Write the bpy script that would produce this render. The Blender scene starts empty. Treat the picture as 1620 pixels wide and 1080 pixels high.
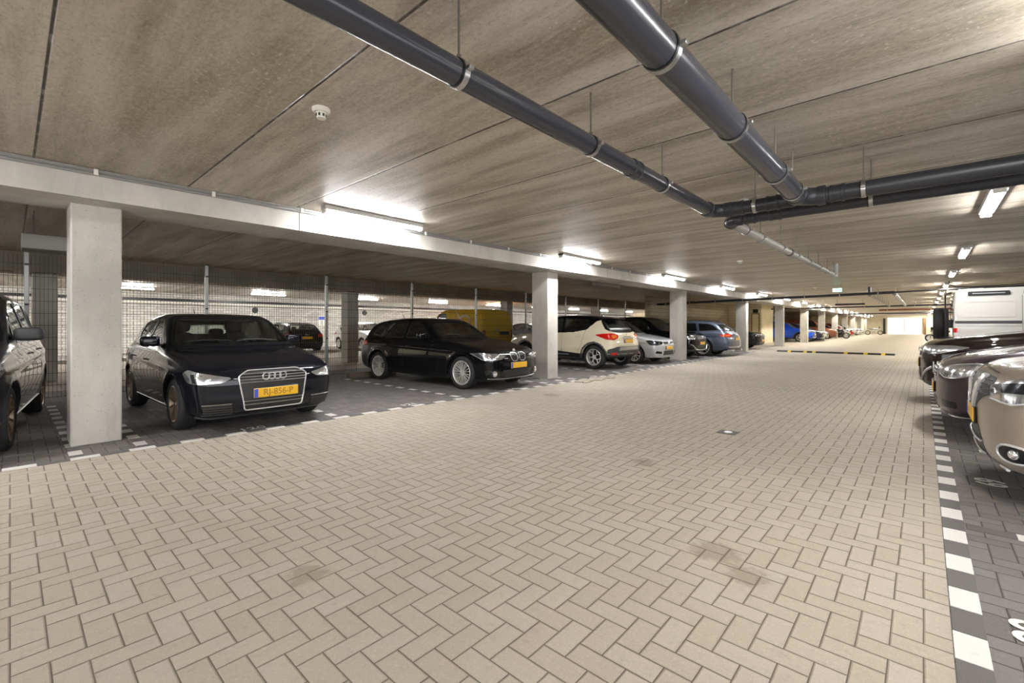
import bpy, bmesh, math, random
import numpy as np
from mathutils import Vector, Matrix
from mathutils.bvhtree import BVHTree
from mathutils.geometry import delaunay_2d_cdt

# ------------------------------------------------------------------ camera, world, exposure
scn = bpy.context.scene
C = scn.collection
CAM_H = 1.25
cd = bpy.data.cameras.new('camera')
cam = bpy.data.objects.new('camera', cd); C.objects.link(cam)
cam.location = (0, 0, CAM_H)
cam.rotation_euler = (math.radians(90), 0, math.atan2(651, 719))
cd.sensor_width = 36; cd.lens = 719 / 1620 * 36
cd.shift_y = -24.5 / 1620
cd.clip_start = .05; cd.clip_end = 300
scn.camera = cam
w = bpy.data.worlds.new('world'); scn.world = w; w.use_nodes = True
w.node_tree.nodes['Background'].inputs[0].default_value = (.97, .98, 1., 1)
w.node_tree.nodes['Background'].inputs[1].default_value = 1.1  # added fill light, enters through the open near end and right side
scn.view_settings.view_transform = 'Standard'
scn.view_settings.look = 'None'
scn.view_settings.gamma = 1
scn.view_settings.exposure = 2.0
scn.cycles.use_denoising = True
scn.cycles.use_light_tree = True
scn.cycles.max_bounces = 9
scn.cycles.diffuse_bounces = 6
scn.cycles.glossy_bounces = 4
scn.cycles.transparent_max_bounces = 12
scn.cycles.sample_clamp_indirect = 6
scn.cycles.caustics_reflective = False
scn.cycles.caustics_refractive = False
LAMP = 46.0          # strength of every fluorescent diffuser
random.seed(7)
CEIL = 2.83
PI = math.pi

# ------------------------------------------------------------------ node helper
class N:
    def __init__(s, name):
        s.m = bpy.data.materials.new(name); s.m.use_nodes = True
        s.t = s.m.node_tree; s.b = s.t.nodes['Principled BSDF']; s.out = s.t.nodes['Material Output']
    def n(s, ty, **k):
        x = s.t.nodes.new(ty)
        for a, b in k.items(): setattr(x, a, b)
        return x
    def set(s, sock, v):
        if isinstance(v, bpy.types.NodeSocket): s.t.links.new(v, sock)
        elif v is not None:
            if isinstance(v, (tuple, list)) and len(v) == 3 and sock.type == 'RGBA': v = (*v, 1)
            sock.default_value = v
    def M(s, op, a, b=None, c=None):
        x = s.n('ShaderNodeMath', operation=op)
        for i, v in enumerate((a, b, c)):
            if v is not None: s.set(x.inputs[i], v)
        return x.outputs[0]
    def step(s, v, lo, hi, a=0., b=1.):
        x = s.n('ShaderNodeMapRange', interpolation_type='SMOOTHSTEP')
        for i, q in enumerate((v, lo, hi, a, b)): s.set(x.inputs[i], q)
        return x.outputs[0]
    def mix(s, f, a, b, ty='MIX'):
        x = s.n('ShaderNodeMix', data_type='RGBA', blend_type=ty)
        s.set(x.inputs[0], f); s.set(x.inputs[6], a); s.set(x.inputs[7], b)
        return x.outputs[2]
    def fmix(s, f, a, b): return s.M('ADD', s.M('MULTIPLY', a, s.M('SUBTRACT', 1., f)), s.M('MULTIPLY', b, f))
    def pos(s):
        x = s.n('ShaderNodeNewGeometry'); return x.outputs['Position']
    def obj(s): return s.n('ShaderNodeTexCoord').outputs['Object']
    def xyz(s, v):
        x = s.n('ShaderNodeSeparateXYZ'); s.set(x.inputs[0], v); return x.outputs
    def comb(s, a, b, c=0.):
        x = s.n('ShaderNodeCombineXYZ')
        for i, v in enumerate((a, b, c)): s.set(x.inputs[i], v)
        return x.outputs[0]
    def scale(s, v, k):
        x = s.n('ShaderNodeVectorMath', operation='MULTIPLY'); s.set(x.inputs[0], v); x.inputs[1].default_value = k
        return x.outputs[0]
    def noise(s, v, sc, det=3., ro=.6):
        x = s.n('ShaderNodeTexNoise'); s.set(x.inputs['Vector'], v)
        x.inputs['Scale'].default_value = sc; x.inputs['Detail'].default_value = det; x.inputs['Roughness'].default_value = ro
        return x.outputs[0]
    def white(s, v):
        x = s.n('ShaderNodeTexWhiteNoise', noise_dimensions='3D'); s.set(x.inputs['Vector'], v); return x.outputs[0]
    def bump(s, h, dist, st=1.):
        x = s.n('ShaderNodeBump'); s.set(x.inputs['Height'], h)
        x.inputs['Distance'].default_value = dist; x.inputs['Strength'].default_value = st
        s.t.links.new(x.outputs[0], s.b.inputs['Normal'])
    def fin(s, col=None, rough=None, metal=None, **k):
        for nm, v in (('Base Color', col), ('Roughness', rough), ('Metallic', metal)):
            if v is not None: s.set(s.b.inputs[nm], v)
        for nm, v in k.items(): s.set(s.b.inputs[nm.replace('_', ' ')], v)
        return s.m

def lin(r, g, b):
    f = lambda c: ((c / 255 + .055) / 1.055) ** 2.4 if c > 10 else c / 255 / 12.92
    return (f(r), f(g), f(b))
def plain(name, col, rough=.5, metal=0., **k):
    return N(name).fin(lin(*col), rough, metal, **k)

# ------------------------------------------------------------------ setting materials
def paving(name, base, var, joint, wd=.1005, off=(0., 0.), rough=.75, specks=.35, stain=.1):
    q = N(name); p = q.pos(); o = q.xyz(p)
    x = q.M('DIVIDE', q.M('ADD', o[0], off[0]), wd); y = q.M('DIVIDE', q.M('ADD', o[1], off[1]), wd)
    # bricks laid by hand: the joints wander a little
    wob = q.noise(p, 1.3, 2.); x = q.M('ADD', x, q.M('MULTIPLY', q.M('SUBTRACT', wob, .5), .12))
    i = q.M('FLOOR', x); j = q.M('FLOOR', y); fx = q.M('SUBTRACT', x, i); fy = q.M('SUBTRACT', y, j)
    k = q.M('FLOORED_MODULO', q.M('SUBTRACT', i, j), 4.)
    isv = q.M('GREATER_THAN', k, 1.5)
    k3 = q.M('SUBTRACT', 3., k)
    u = q.fmix(isv, q.M('ADD', fx, k), q.M('ADD', fy, k3)); v = q.fmix(isv, fy, fx)
    d = q.M('MULTIPLY', q.M('MINIMUM', q.M('MINIMUM', u, q.M('SUBTRACT', 2., u)), q.M('MINIMUM', v, q.M('SUBTRACT', 1., v))), wd)
    idx = q.fmix(isv, q.M('SUBTRACT', i, k), i); idy = q.fmix(isv, j, q.M('SUBTRACT', j, k3))
    rnd = q.white(q.comb(idx, idy, isv))
    jw = q.M('ADD', .0005, q.M('MULTIPLY', q.noise(p, 2.2, 2.), .0021))
    m = q.step(d, jw, q.M('ADD', jw, .0018))
    c = q.mix(rnd, base, var)
    big = q.noise(p, .55, 4.)
    c = q.mix(q.M('MULTIPLY', q.step(big, .42, .72), stain * 2), c, tuple(v * .62 for v in base))
    sp = q.noise(p, 330., 2., .7)
    c = q.mix(q.M('MULTIPLY', q.step(sp, .64, .72), specks), c, (.62, .58, .5))
    c = q.mix(q.M('MULTIPLY', q.step(sp, .40, .33), specks * 1.2), c, (.05, .045, .035))
    c = q.mix(q.M('MULTIPLY', q.step(q.noise(p, 21., 4., .7), .5, .75), .45), c, tuple(v * .66 for v in base))
    c = q.mix(q.M('MULTIPLY', q.step(q.noise(p, 60., 4., .75), .5, .68), .3), c, tuple(min(v * 1.3, 1) for v in base))
    # two old oil marks where cars stand
    for (sx, sy, sr) in ((-.86, 2.62, .16), (-.66, 2.48, .13), (-2.3, 1.0, .12), (-1.9, 3.9, .14), (-5.0, 6.6, .2)):
        dx = q.M('SUBTRACT', o[0], sx); dy = q.M('SUBTRACT', o[1], sy)
        r = q.M('SQRT', q.M('ADD', q.M('MULTIPLY', dx, dx), q.M('MULTIPLY', dy, dy)))
        r = q.M('ADD', r, q.M('MULTIPLY', q.M('SUBTRACT', q.noise(p, 14., 4.), .5), .22))
        c = q.mix(q.M('MULTIPLY', q.step(r, sr, sr * .45), .38), c, (.16, .11, .06))
    c = q.mix(m, joint, c)
    q.bump(q.M('ADD', q.step(d, jw, q.M('ADD', jw, .006)), q.M('ADD', q.M('MULTIPLY', sp, .22), q.M('MULTIPLY', rnd, .25))), .004)
    return q.fin(c, q.M('ADD', rough - .05, q.M('MULTIPLY', sp, .12)), Specular_IOR_Level=.35)

M_PAVE = paving('beige_paving', lin(187, 177, 163), lin(179, 168, 152), lin(104, 95, 82), specks=.6)
M_DARK = paving('dark_paving', lin(128, 123, 121), lin(108, 104, 102), lin(66, 62, 60), off=(.03, .05), specks=.22)
def kerbmat(name, a, b):
    q = N(name); p = q.pos(); n = q.noise(p, 260., 2., .7)
    c = q.mix(q.step(n, .3, .7), a, b)
    c = q.mix(q.M('MULTIPLY', q.step(q.noise(p, 18., 4.), .55, .8), .4), c, tuple(v * .55 for v in a))
    q.bump(n, .0015)
    return q.fin(c, .7)
M_WHITE = kerbmat('white_brick', lin(232, 229, 224), lin(214, 210, 204))
M_GREYB = kerbmat('grey_brick', lin(108, 104, 101), lin(90, 87, 85))
M_PAINT = kerbmat('white_road_paint', lin(238, 236, 232), lin(225, 222, 215))

def concrete_ceiling():
    q = N('ceiling_concrete'); p = q.pos(); o = q.xyz(p)
    y = q.M('SUBTRACT', o[1], .15); sl = q.M('DIVIDE', y, 1.205); fl = q.M('FLOOR', sl); f = q.M('SUBTRACT', sl, fl)
    d = q.M('MULTIPLY', q.M('MINIMUM', f, q.M('SUBTRACT', 1., f)), 1.205)
    slab = q.white(q.comb(fl, 3., 1.))
    ps = q.scale(p, (.22, 2.2, 1.)); n1 = q.noise(q.comb(q.M('MULTIPLY', o[0], .25), q.M('ADD', q.M('MULTIPLY', o[1], 2.0), q.M('MULTIPLY', slab, 9.)), 0.), 1.6, 6., .62)
    n2 = q.noise(q.scale(p, (1., 1.6, 1.)), 1.1, 5., .6)
    c = q.mix(q.step(n1, .32, .68), lin(150, 139, 120), lin(208, 200, 187))
    c = q.mix(q.M('MULTIPLY', q.step(n2, .45, .75), .45), c, lin(214, 207, 194))
    c = q.mix(q.M('MULTIPLY', slab, .22), c, lin(150, 140, 120))
    fine = q.noise(q.scale(p, (.8, 1.4, 1.)), 38., 5., .75)
    c = q.mix(q.M('MULTIPLY', q.step(fine, .47, .7), .4), c, lin(222, 215, 202))
    c = q.mix(q.M('MULTIPLY', q.step(fine, .5, .3), .4), c, lin(98, 86, 68))
    st = q.noise(q.comb(q.M('MULTIPLY', o[0], .5), q.M('MULTIPLY', o[1], 7.), slab), 2.0, 5., .7)
    c = q.mix(q.M('MULTIPLY', q.step(st, .52, .7), .27), c, lin(104, 93, 76))
    # pale bubbles and pock marks cast into the slabs, in patches
    bb = q.noise(p, 30., 1., .4); patch = q.step(q.noise(p, 1.4, 2.), .5, .62)
    c = q.mix(q.M('MULTIPLY', q.M('MULTIPLY', q.step(bb, .66, .70), patch), .55), c, lin(226, 220, 208))
    c = q.mix(q.step(d, .012, .006), c, lin(66, 59, 48))
    c = q.mix(q.M('MULTIPLY', q.M('MULTIPLY', q.step(d, .05, .0), q.step(q.noise(p, 6., 3.), .5, .62)), .3), c, lin(205, 200, 188))
    q.bump(q.M('ADD', q.step(d, .003, .012), q.M('MULTIPLY', fine, .12)), .006)
    return q.fin(c, .5, Specular_IOR_Level=.5)
M_CEIL = concrete_ceiling()
def concrete(name, a, b, streak=.25):
    q = N(name); p = q.pos()
    n = q.noise(q.scale(p, (1., 1., .55)), 2.2, 6., .62); f = q.noise(p, 60., 4., .75)
    c = q.mix(q.step(n, .3, .7), a, b)
    c = q.mix(q.M('MULTIPLY', q.step(f, .42, .28), .35), c, tuple(v * .45 for v in a))
    c = q.mix(q.M('MULTIPLY', q.step(q.noise(q.scale(p, (3., 3., .5)), 2., 5.), .56, .75), streak), c, tuple(v * .6 for v in a))
    pit = q.noise(p, 95., 1., .3)
    c = q.mix(q.M('MULTIPLY', q.step(pit, .27, .24), .6), c, lin(70, 66, 60))
    q.bump(q.M('ADD', f, q.step(pit, .24, .28)), .002, .6)
    return q.fin(c, .7, Specular_IOR_Level=.35)
M_BEAM = concrete('beam_concrete', lin(186, 182, 174), lin(206, 202, 195))
M_COL = concrete('column_concrete', lin(172, 168, 160), lin(194, 190, 182), .35)
M_CREAM = concrete('cream_wall_paint', lin(226, 214, 182), lin(238, 228, 200), .1)
def blockwall(name, a, b, mortar, bw, bh, along=1):
    q = N(name); o = q.xyz(q.pos())
    x = q.n('ShaderNodeTexBrick'); x.offset = .5
    q.set(x.inputs['Vector'], q.comb(o[along], o[2], 0.))
    for k, v in (('Color1', a), ('Color2', b), ('Mortar', mortar)): q.set(x.inputs[k], v)
    x.inputs['Scale'].default_value = 1; x.inputs['Mortar Size'].default_value = .008
    x.inputs['Brick Width'].default_value = bw; x.inputs['Row Height'].default_value = bh
    q.bump(x.outputs[1], .004, -.5 if False else .5)
    return q.fin(x.outputs[0], .75)
M_BRICKW = blockwall('white_brick_wall', lin(196, 193, 186), lin(170, 166, 158), lin(96, 91, 83), .42, .12)
M_BLOCK = blockwall('block_wall', lin(176, 164, 142), lin(160, 148, 126), lin(98, 88, 72), .9, .2)
M_BLOCKX = blockwall('block_wall_cross', lin(216, 206, 180), lin(204, 194, 168), lin(140, 128, 104), .9, .2, 0)

# ------------------------------------------------------------------ object materials
def paint(name, col, metal=.0, rough=.28):
    q = N(name)
    return q.fin(lin(*col), rough, metal, Coat_Weight=1., Coat_Roughness=.015, Coat_IOR=1.42, Specular_IOR_Level=.06)
P_BLACK = paint('paint_black', (11, 11, 14), .0)
P_BLUEBLACK = paint('paint_blue_black', (13, 15, 23), .0)
P_DKGREY = paint('paint_dark_grey', (52, 52, 56), .5)
P_BEIGE = paint('paint_ivory', (222, 211, 184))
P_SILVER = paint('paint_silver', (196, 198, 200), .45, .32)
P_SLATE = paint('paint_slate_blue', (84, 92, 108), .45, .3)
P_TAUPE = paint('paint_taupe', (158, 146, 134), .5, .3)
P_PLUM = paint('paint_plum', (66, 56, 62), .35)
P_BROWNBLK = paint('paint_brown_black', (30, 23, 20), .1)
P_WHITE = paint('paint_white', (205, 203, 198))
P_YELLOW = paint('paint_yellow', (222, 178, 22))
P_BLUE = paint('paint_blue', (28, 84, 214), .2)
P_NAVY = paint('paint_navy', (40, 44, 74), .3)
P_RED = paint('paint_red', (196, 44, 30))
P_RUST = paint('paint_rust', (112, 66, 46), .2)
M_TYRE = plain('tyre_rubber', (34, 33, 33), .75)
M_TRIM = plain('black_trim', (26, 26, 27), .45)
M_CLAD = plain('grey_plastic', (62, 62, 62), .55)
M_RUB = plain('seal_rubber', (14, 14, 15), .4)
M_CHROME = plain('chrome', (238, 238, 240), .18, .55)
M_SATIN = plain('satin_metal', (190, 190, 190), .3, 1.)
M_ALLOY = plain('alloy', (214, 211, 206), .28, .5)
M_ALLOYD = plain('alloy_dark', (48, 48, 50), .35, .6)
M_ALLOYB = plain('alloy_bronze', (132, 118, 98), .4, .7)
M_WELL = plain('wheel_well', (16, 16, 17), .9)
M_INT = plain('interior_cloth', (44, 44, 46), .85)
M_DASH = plain('dashboard_plastic', (34, 34, 36), .6)
M_LAMPG = plain('headlamp_reflector', (205, 208, 212), .14, .9)
M_LAMPD = plain('headlamp_bezel', (40, 42, 46), .2, .5)
M_LENS = plain('headlamp_bulb', (240, 240, 240), .06, .9)
M_TAIL = plain('tail_lamp_red', (200, 28, 16), .15, 0., Coat_Weight=1., Emission_Color=(.9, .05, .02, 1), Emission_Strength=.0)
M_TAILO = plain('tail_lamp_orange', (236, 130, 44), .15, 0., Coat_Weight=1.)
M_PLY = plain('plate_yellow', (235, 182, 30), .4)
M_PLB = plain('plate_blue', (60, 80, 190), .4)
M_PLT = plain('plate_ink', (150, 108, 28), .5)
M_PIPE = plain('pipe_grey', (58, 59, 66), .24)
M_PIPEL = plain('pipe_light_grey', (150, 148, 142), .4)
M_PIPED = plain('pipe_black', (46, 47, 52), .38)
M_GALV = plain('galvanised_steel', (168, 168, 166), .42, .75)
M_ROD = plain('rod_steel', (110, 104, 94), .5, .7)
M_WIRE = plain('fence_wire', (70, 70, 64), .5, .5)
M_LAMPH = plain('lamp_housing', (196, 196, 192), .5)
M_WPLAST = plain('white_plastic', (225, 222, 212), .45)
M_COND = plain('conduit_grey', (138, 138, 136), .5)
M_YRUB = plain('yellow_marker', (214, 186, 60), .6)
M_GREEN = plain('green_sign', (30, 150, 100), .5)
M_WOOD = plain('brown_board', (120, 88, 58), .6)
M_GBOX = plain('grey_sheet_metal', (150, 147, 138), .5, .1)
M_ORANGE = plain('orange_poster', (222, 160, 120), .6)
def glass(name, tint, gl=.16, refl=(.9, .93, .95)):
    q = N(name); t = q.t
    tr = q.n('ShaderNodeBsdfTransparent'); tr.inputs[0].default_value = (*tint, 1)
    g = q.n('ShaderNodeBsdfGlossy'); g.inputs[0].default_value = (*refl, 1); g.inputs['Roughness'].default_value = .02
    lw = q.n('ShaderNodeLayerWeight'); lw.inputs[0].default_value = .25
    f = q.M('ADD', q.M('MULTIPLY', lw.outputs[1], .75), gl * .4)
    mx = q.n('ShaderNodeMixShader'); t.links.new(f, mx.inputs[0]); t.links.new(tr.outputs[0], mx.inputs[1]); t.links.new(g.outputs[0], mx.inputs[2])
    t.links.new(mx.outputs[0], q.out.inputs[0]); t.nodes.remove(q.b)
    return q.m
G_CLEAR = glass('glass_clear', (.80, .86, .82), .12)
G_TINT = glass('glass_tinted', (.12, .13, .13))
G_DARK = plain('glass_privacy', (10, 11, 12), .04, 0., Coat_Weight=.6)
def emis(name, col, s):
    q = N(name); return q.fin((.8, .8, .8), .5, Emission_Color=(*col, 1), Emission_Strength=s)
E_TUBE = emis('lamp_diffuser', (.98, .985, 1.), LAMP)
E_TUBEC = emis('lamp_diffuser_warm', (1., .955, .83), LAMP * 1.9)
E_TUBEB = emis('lamp_diffuser_back', (1., .97, .92), LAMP * 3.0)
E_TUBER = emis('lamp_diffuser_right', (.99, .985, .97), LAMP * .8)
E_DOOR = emis('daylight_panel', (1., .97, .93), .17)
E_WARM = emis('warm_bulb', (1., .45, .12), 160)
E_EXIT = emis('exit_panel', (.35, 1., .85), .9)
M_NONE = None

# ------------------------------------------------------------------ mesh helpers
class MB:
    def __init__(s): s.v = []; s.f = []; s.m = []; s.cur = 0
    def add(s, vs, fs):
        k = len(s.v); s.v += [tuple(v) for v in vs]; s.f += [tuple(i + k for i in f) for f in fs]; s.m += [s.cur] * len(fs)
    def box(s, c, d, rz=0.):
        cx, cy, cz = c; a, b, h = d[0] / 2, d[1] / 2, d[2] / 2; co, si = math.cos(rz), math.sin(rz)
        vs = [(cx + x * co - y * si, cy + x * si + y * co, cz + z) for z in (-h, h) for x, y in ((-a, -b), (a, -b), (a, b), (-a, b))]
        s.add(vs, [(0, 3, 2, 1), (4, 5, 6, 7), (0, 1, 5, 4), (1, 2, 6, 5), (2, 3, 7, 6), (3, 0, 4, 7)])
    def bx(s, x0, x1, y0, y1, z0, z1): s.box(((x0 + x1) / 2, (y0 + y1) / 2, (z0 + z1) / 2), (x1 - x0, y1 - y0, z1 - z0))
    def bbox(s, c, d, b=.01):
        """box with chamfered edges"""
        cx, cy, cz = c; a = [v / 2 for v in d]; b = min(b, min(a) * .8); vs = []; P = {}
        for sx in (-1, 1):
            for sy in (-1, 1):
                for sz in (-1, 1):
                    for ax in range(3):
                        p = [sx * (a[0] - b), sy * (a[1] - b), sz * (a[2] - b)]; p[ax] = (sx, sy, sz)[ax] * a[ax]
                        P[(sx, sy, sz, ax)] = len(vs); vs.append((cx + p[0], cy + p[1], cz + p[2]))
        fs = []
        for ax in range(3):
            o = [k for k in range(3) if k != ax]
            for sg in (-1, 1):
                q = []
                for a1, a2 in ((-1, -1), (1, -1), (1, 1), (-1, 1)):
                    k = [0, 0, 0]; k[ax] = sg; k[o[0]] = a1; k[o[1]] = a2; q.append(P[(*k, ax)])
                fs.append(q)
        for ax in range(3):
            o = [k for k in range(3) if k != ax]
            for s1 in (-1, 1):
                for s2 in (-1, 1):
                    q = []
                    for e, pl in ((-1, o[0]), (1, o[0]), (1, o[1]), (-1, o[1])):
                        k = [0, 0, 0]; k[ax] = e; k[o[0]] = s1; k[o[1]] = s2; q.append(P[(*k, pl)])
                    fs.append(q)
        for sx in (-1, 1):
            for sy in (-1, 1):
                for sz in (-1, 1): fs.append([P[(sx, sy, sz, ax)] for ax in range(3)])
        s.add(vs, fs)
    def tube(s, pts, r, n=10, cap=True):
        pts = [Vector(p) for p in pts]; rs = r if isinstance(r, (list, tuple)) else [r] * len(pts); base = len(s.v); up = None; vs = []
        for i, p in enumerate(pts):
            t = (pts[min(i + 1, len(pts) - 1)] - pts[max(i - 1, 0)]).normalized()
            if up is None:
                up = Vector((0, 0, 1)) if abs(t.z) < .9 else Vector((1, 0, 0))
            a = t.cross(up).normalized(); up = a.cross(t).normalized()
            for k in range(n):
                q = 2 * PI * k / n; vs.append(p + (a * math.cos(q) + up * math.sin(q)) * rs[i])
        fs = [(i * n + k, i * n + (k + 1) % n, (i + 1) * n + (k + 1) % n, (i + 1) * n + k) for i in range(len(pts) - 1) for k in range(n)]
        if cap: fs += [tuple(range(n - 1, -1, -1)), tuple(range((len(pts) - 1) * n, len(pts) * n))]
        s.add(vs, fs)
    def lathe(s, prof, c=(0, 0, 0), ax='y', n=32, close=False):
        vs = []; m = len(prof)
        for k in range(n):
            q = 2 * PI * k / n; co, si = math.cos(q), math.sin(q)
            for r, h in prof:
                if ax == 'y': vs.append((c[0] + r * co, c[1] + h, c[2] + r * si))
                elif ax == 'x': vs.append((c[0] + h, c[1] + r * co, c[2] + r * si))
                else: vs.append((c[0] + r * co, c[1] + r * si, c[2] + h))
        mm = m if close else m - 1
        fs = [(k * m + i, k * m + (i + 1) % m, ((k + 1) % n) * m + (i + 1) % m, ((k + 1) % n) * m + i) for k in range(n) for i in range(mm)]
        s.add(vs, fs)
    def ell(s, c, r, p=2.4, nu=18, nv=12):
        vs = []; f = lambda v: math.copysign(abs(v) ** (2 / p), v)
        for j in range(nv + 1):
            b = -PI / 2 + PI * j / nv
            for i in range(nu):
                a = 2 * PI * i / nu
                vs.append((c[0] + r[0] * f(math.cos(b)) * f(math.cos(a)), c[1] + r[1] * f(math.cos(b)) * f(math.sin(a)), c[2] + r[2] * f(math.sin(b))))
        s.add(vs, [(j * nu + i, j * nu + (i + 1) % nu, (j + 1) * nu + (i + 1) % nu, (j + 1) * nu + i) for j in range(nv) for i in range(nu)])
    def prism(s, poly, fn, a, b):
        """extrude a 2D polygon; fn(u,v,h) -> point"""
        n = len(poly); s.add([fn(u, v, a) for u, v in poly] + [fn(u, v, b) for u, v in poly],
              [tuple(range(n - 1, -1, -1)), tuple(range(n, 2 * n))] + [(i, (i + 1) % n, n + (i + 1) % n, n + i) for i in range(n)])
    def build(s, name, mats, parent=None, smooth=False, fix=True):
        me = bpy.data.meshes.new(name); me.from_pydata(s.v, [], s.f); me.validate()
        if not isinstance(mats, (list, tuple)): mats = [mats]
        for m in mats: me.materials.append(m)
        if len(mats) > 1 and len(me.polygons) == len(s.m): me.polygons.foreach_set('material_index', s.m)
        if fix:
            bm = bmesh.new(); bm.from_mesh(me); bmesh.ops.remove_doubles(bm, verts=bm.verts, dist=1e-6)
            bmesh.ops.recalc_face_normals(bm, faces=bm.faces); bm.to_mesh(me); bm.free()
        if smooth:
            me.polygons.foreach_set('use_smooth', [True] * len(me.polygons))
            me.set_sharp_from_angle(angle=math.radians(38))
        o = bpy.data.objects.new(name, me); C.objects.link(o)
        if parent: o.parent = parent
        return o
def tag(o, label=None, cat=None, group=None, kind=None):
    if label: o['label'] = label
    if cat: o['category'] = cat
    if group: o['group'] = group
    if kind: o['kind'] = kind
    return o
def empty(name, loc=(0, 0, 0), rz=0.):
    o = bpy.data.objects.new(name, None); C.objects.link(o); o.empty_display_size = .2
    o.location = loc; o.rotation_euler = (0, 0, rz); return o
def copy_tree(o, parent=None):
    c = o.copy(); C.objects.link(c); c.parent = parent
    for k in list(KIDS.get(o, []) or o.children): copy_tree(k, c)
    return c
KIDS = {}
def text_mesh(txt, size, name, mat, parent, loc, rot, ext=.001, sx=1., bold=0.):
    cu = bpy.data.curves.new(name, 'FONT'); cu.body = txt; cu.size = size; cu.extrude = ext; cu.offset = bold; cu.align_x = 'CENTER'; cu.align_y = 'CENTER'
    o = bpy.data.objects.new('tmp', cu); C.objects.link(o)
    bpy.context.view_layer.update()
    me = bpy.data.meshes.new_from_object(o.evaluated_get(bpy.context.evaluated_depsgraph_get()))
    bpy.data.objects.remove(o); me.materials.clear(); me.materials.append(mat)
    n = bpy.data.objects.new(name, me); C.objects.link(n); n.parent = parent; n.location = loc; n.rotation_euler = rot; n.scale = (sx, 1, 1)
    return n

# ================================================================== THE SETTING
YN, YF = -9.0, 92.0          # garage runs from behind the camera to the far door
def slab(name, x0, x1, y0, y1, z0, z1, m):
    b = MB(); b.bx(x0, x1, y0, y1, z0, z1); return tag(b.build(name, m, fix=False), kind='structure')
XL, XR = -5.86, .085
slab('floor', XL, XR, YN, YF, -.1, 0, M_PAVE)
slab('floor_bays_right', XR, 5.6, YN, YF, -.1, -.001, M_DARK)
slab('floor_bays_left', -12.4, XL, YN, 24.4, -.1, -.001, M_DARK)
slab('floor_bays_far', -12.4, XL, 24.4, YF, -.1, 0., M_PAVE)
slab('floor_second_lane', -21.2, -12.4, YN, YF, -.1, -.002, M_PAVE)
slab('floor_back_bays', -27, -21.2, YN, YF, -.1, -.003, M_DARK)
slab('ceiling', -27, 5.6, YN, YF, CEIL, CEIL + .2, M_CEIL)
slab('wall_back', -27.2, -26.8, YN, YF, 0, CEIL, M_BRICKW)
slab('wall_right', 5.6, 5.8, 9., YF, 0, CEIL, M_BLOCK)  # near stretch left out, an unseen gap that lets the fill light in
slab('wall_near', -27, -7.2, YN - .2, YN, 0, CEIL, M_CREAM)  # unseen; cut short to admit fill light, long enough to shield the bays
slab('wall_stair_side', -11.1, -10.8, 22.9, 36, 0, CEIL, M_BLOCK)
slab('wall_stair_front', -11.1, -8.6, 36, 36.3, 0, CEIL, M_BLOCKX)
slab('wall_stair_return', -8.9, -8.6, 36.3, 39.5, 0, CEIL, M_CREAM)
# far end wall with the opening of the translucent gate
b = MB(); b.bx(-27, -4.25, YF, YF + .3, 0, CEIL); b.bx(-.15, 5.8, YF, YF + .3, 0, CEIL); b.bx(-4.25, -.15, YF, YF + .3, 2.5, CEIL)
tag(b.build('wall_far', M_CREAM), kind='structure')
# far partitions left of the gate
b = MB(); b.bx(-11.2, -6.5, 84, 84.2, 0, CEIL); tag(b.build('wall_far_partition', M_CREAM), kind='structure')
b = MB(); b.bx(-27, -12.4, 52, 52.3, 0, CEIL); tag(b.build('wall_far_cross', M_CREAM), kind='structure')
# gate
gate = empty('garage_gate', (-2.2, YF, 0)); tag(gate, 'bright translucent sectional gate with daylight in the far end wall', 'gate')
b = MB()
for k in range(5): b.bx(-1.95, 1.95, .1, .14, .02 + k * .49, .49 + k * .49)
b.build('light_panel', E_DOOR, gate)
b = MB()
b.bx(-2.05, -1.95, 0, .16, 0, 2.5); b.bx(1.95, 2.05, 0, .16, 0, 2.5); b.bx(-.04, .04, .04, .12, 0, 2.5)
for k in range(1, 5): b.bx(-1.95, 1.95, .05, .1, k * .49 - .015, k * .49 + .015)
b.build('gate_frame', M_WPLAST, gate)
for sx, nm in ((-2.35, 0), (2.35, 1)):
    b = MB(); b.bx(sx - .14, sx + .14, -.3, 0, 0, 2.45); b.build('gate_post', M_WOOD if nm else M_TRIM, gate)

# ceiling beams along the column rows
M_BEAM2 = concrete('beam_concrete_shaded', lin(128, 121, 107), lin(150, 142, 127))  # beam concrete again, with the second beam's shade put into its colour
def beam(name, x0, x1, z0, ys, mat=None):
    b = MB()
    for y0, y1 in ys: b.bx(x0, x1, y0 + .006, y1 - .006, z0, CEIL)
    return tag(b.build(name, mat or M_BEAM), kind='structure')
cuts = [-9.0, 2.62 - 8.0 + .0] ; cuts = [YN, -5.4, 2.6, 10.6, 18.6, 26.6, 34.6, 42.6, 50.6, 58.6, 66.6, 74.6, 82.6, YF]
beam('ceiling_beam', -7.0, -6.2, 2.53, list(zip(cuts[:-1], cuts[1:])))
beam('ceiling_beam_second_row', -15.1, -14.2, 2.42, list(zip(cuts[:-1], cuts[1:])), M_BEAM2)
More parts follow.
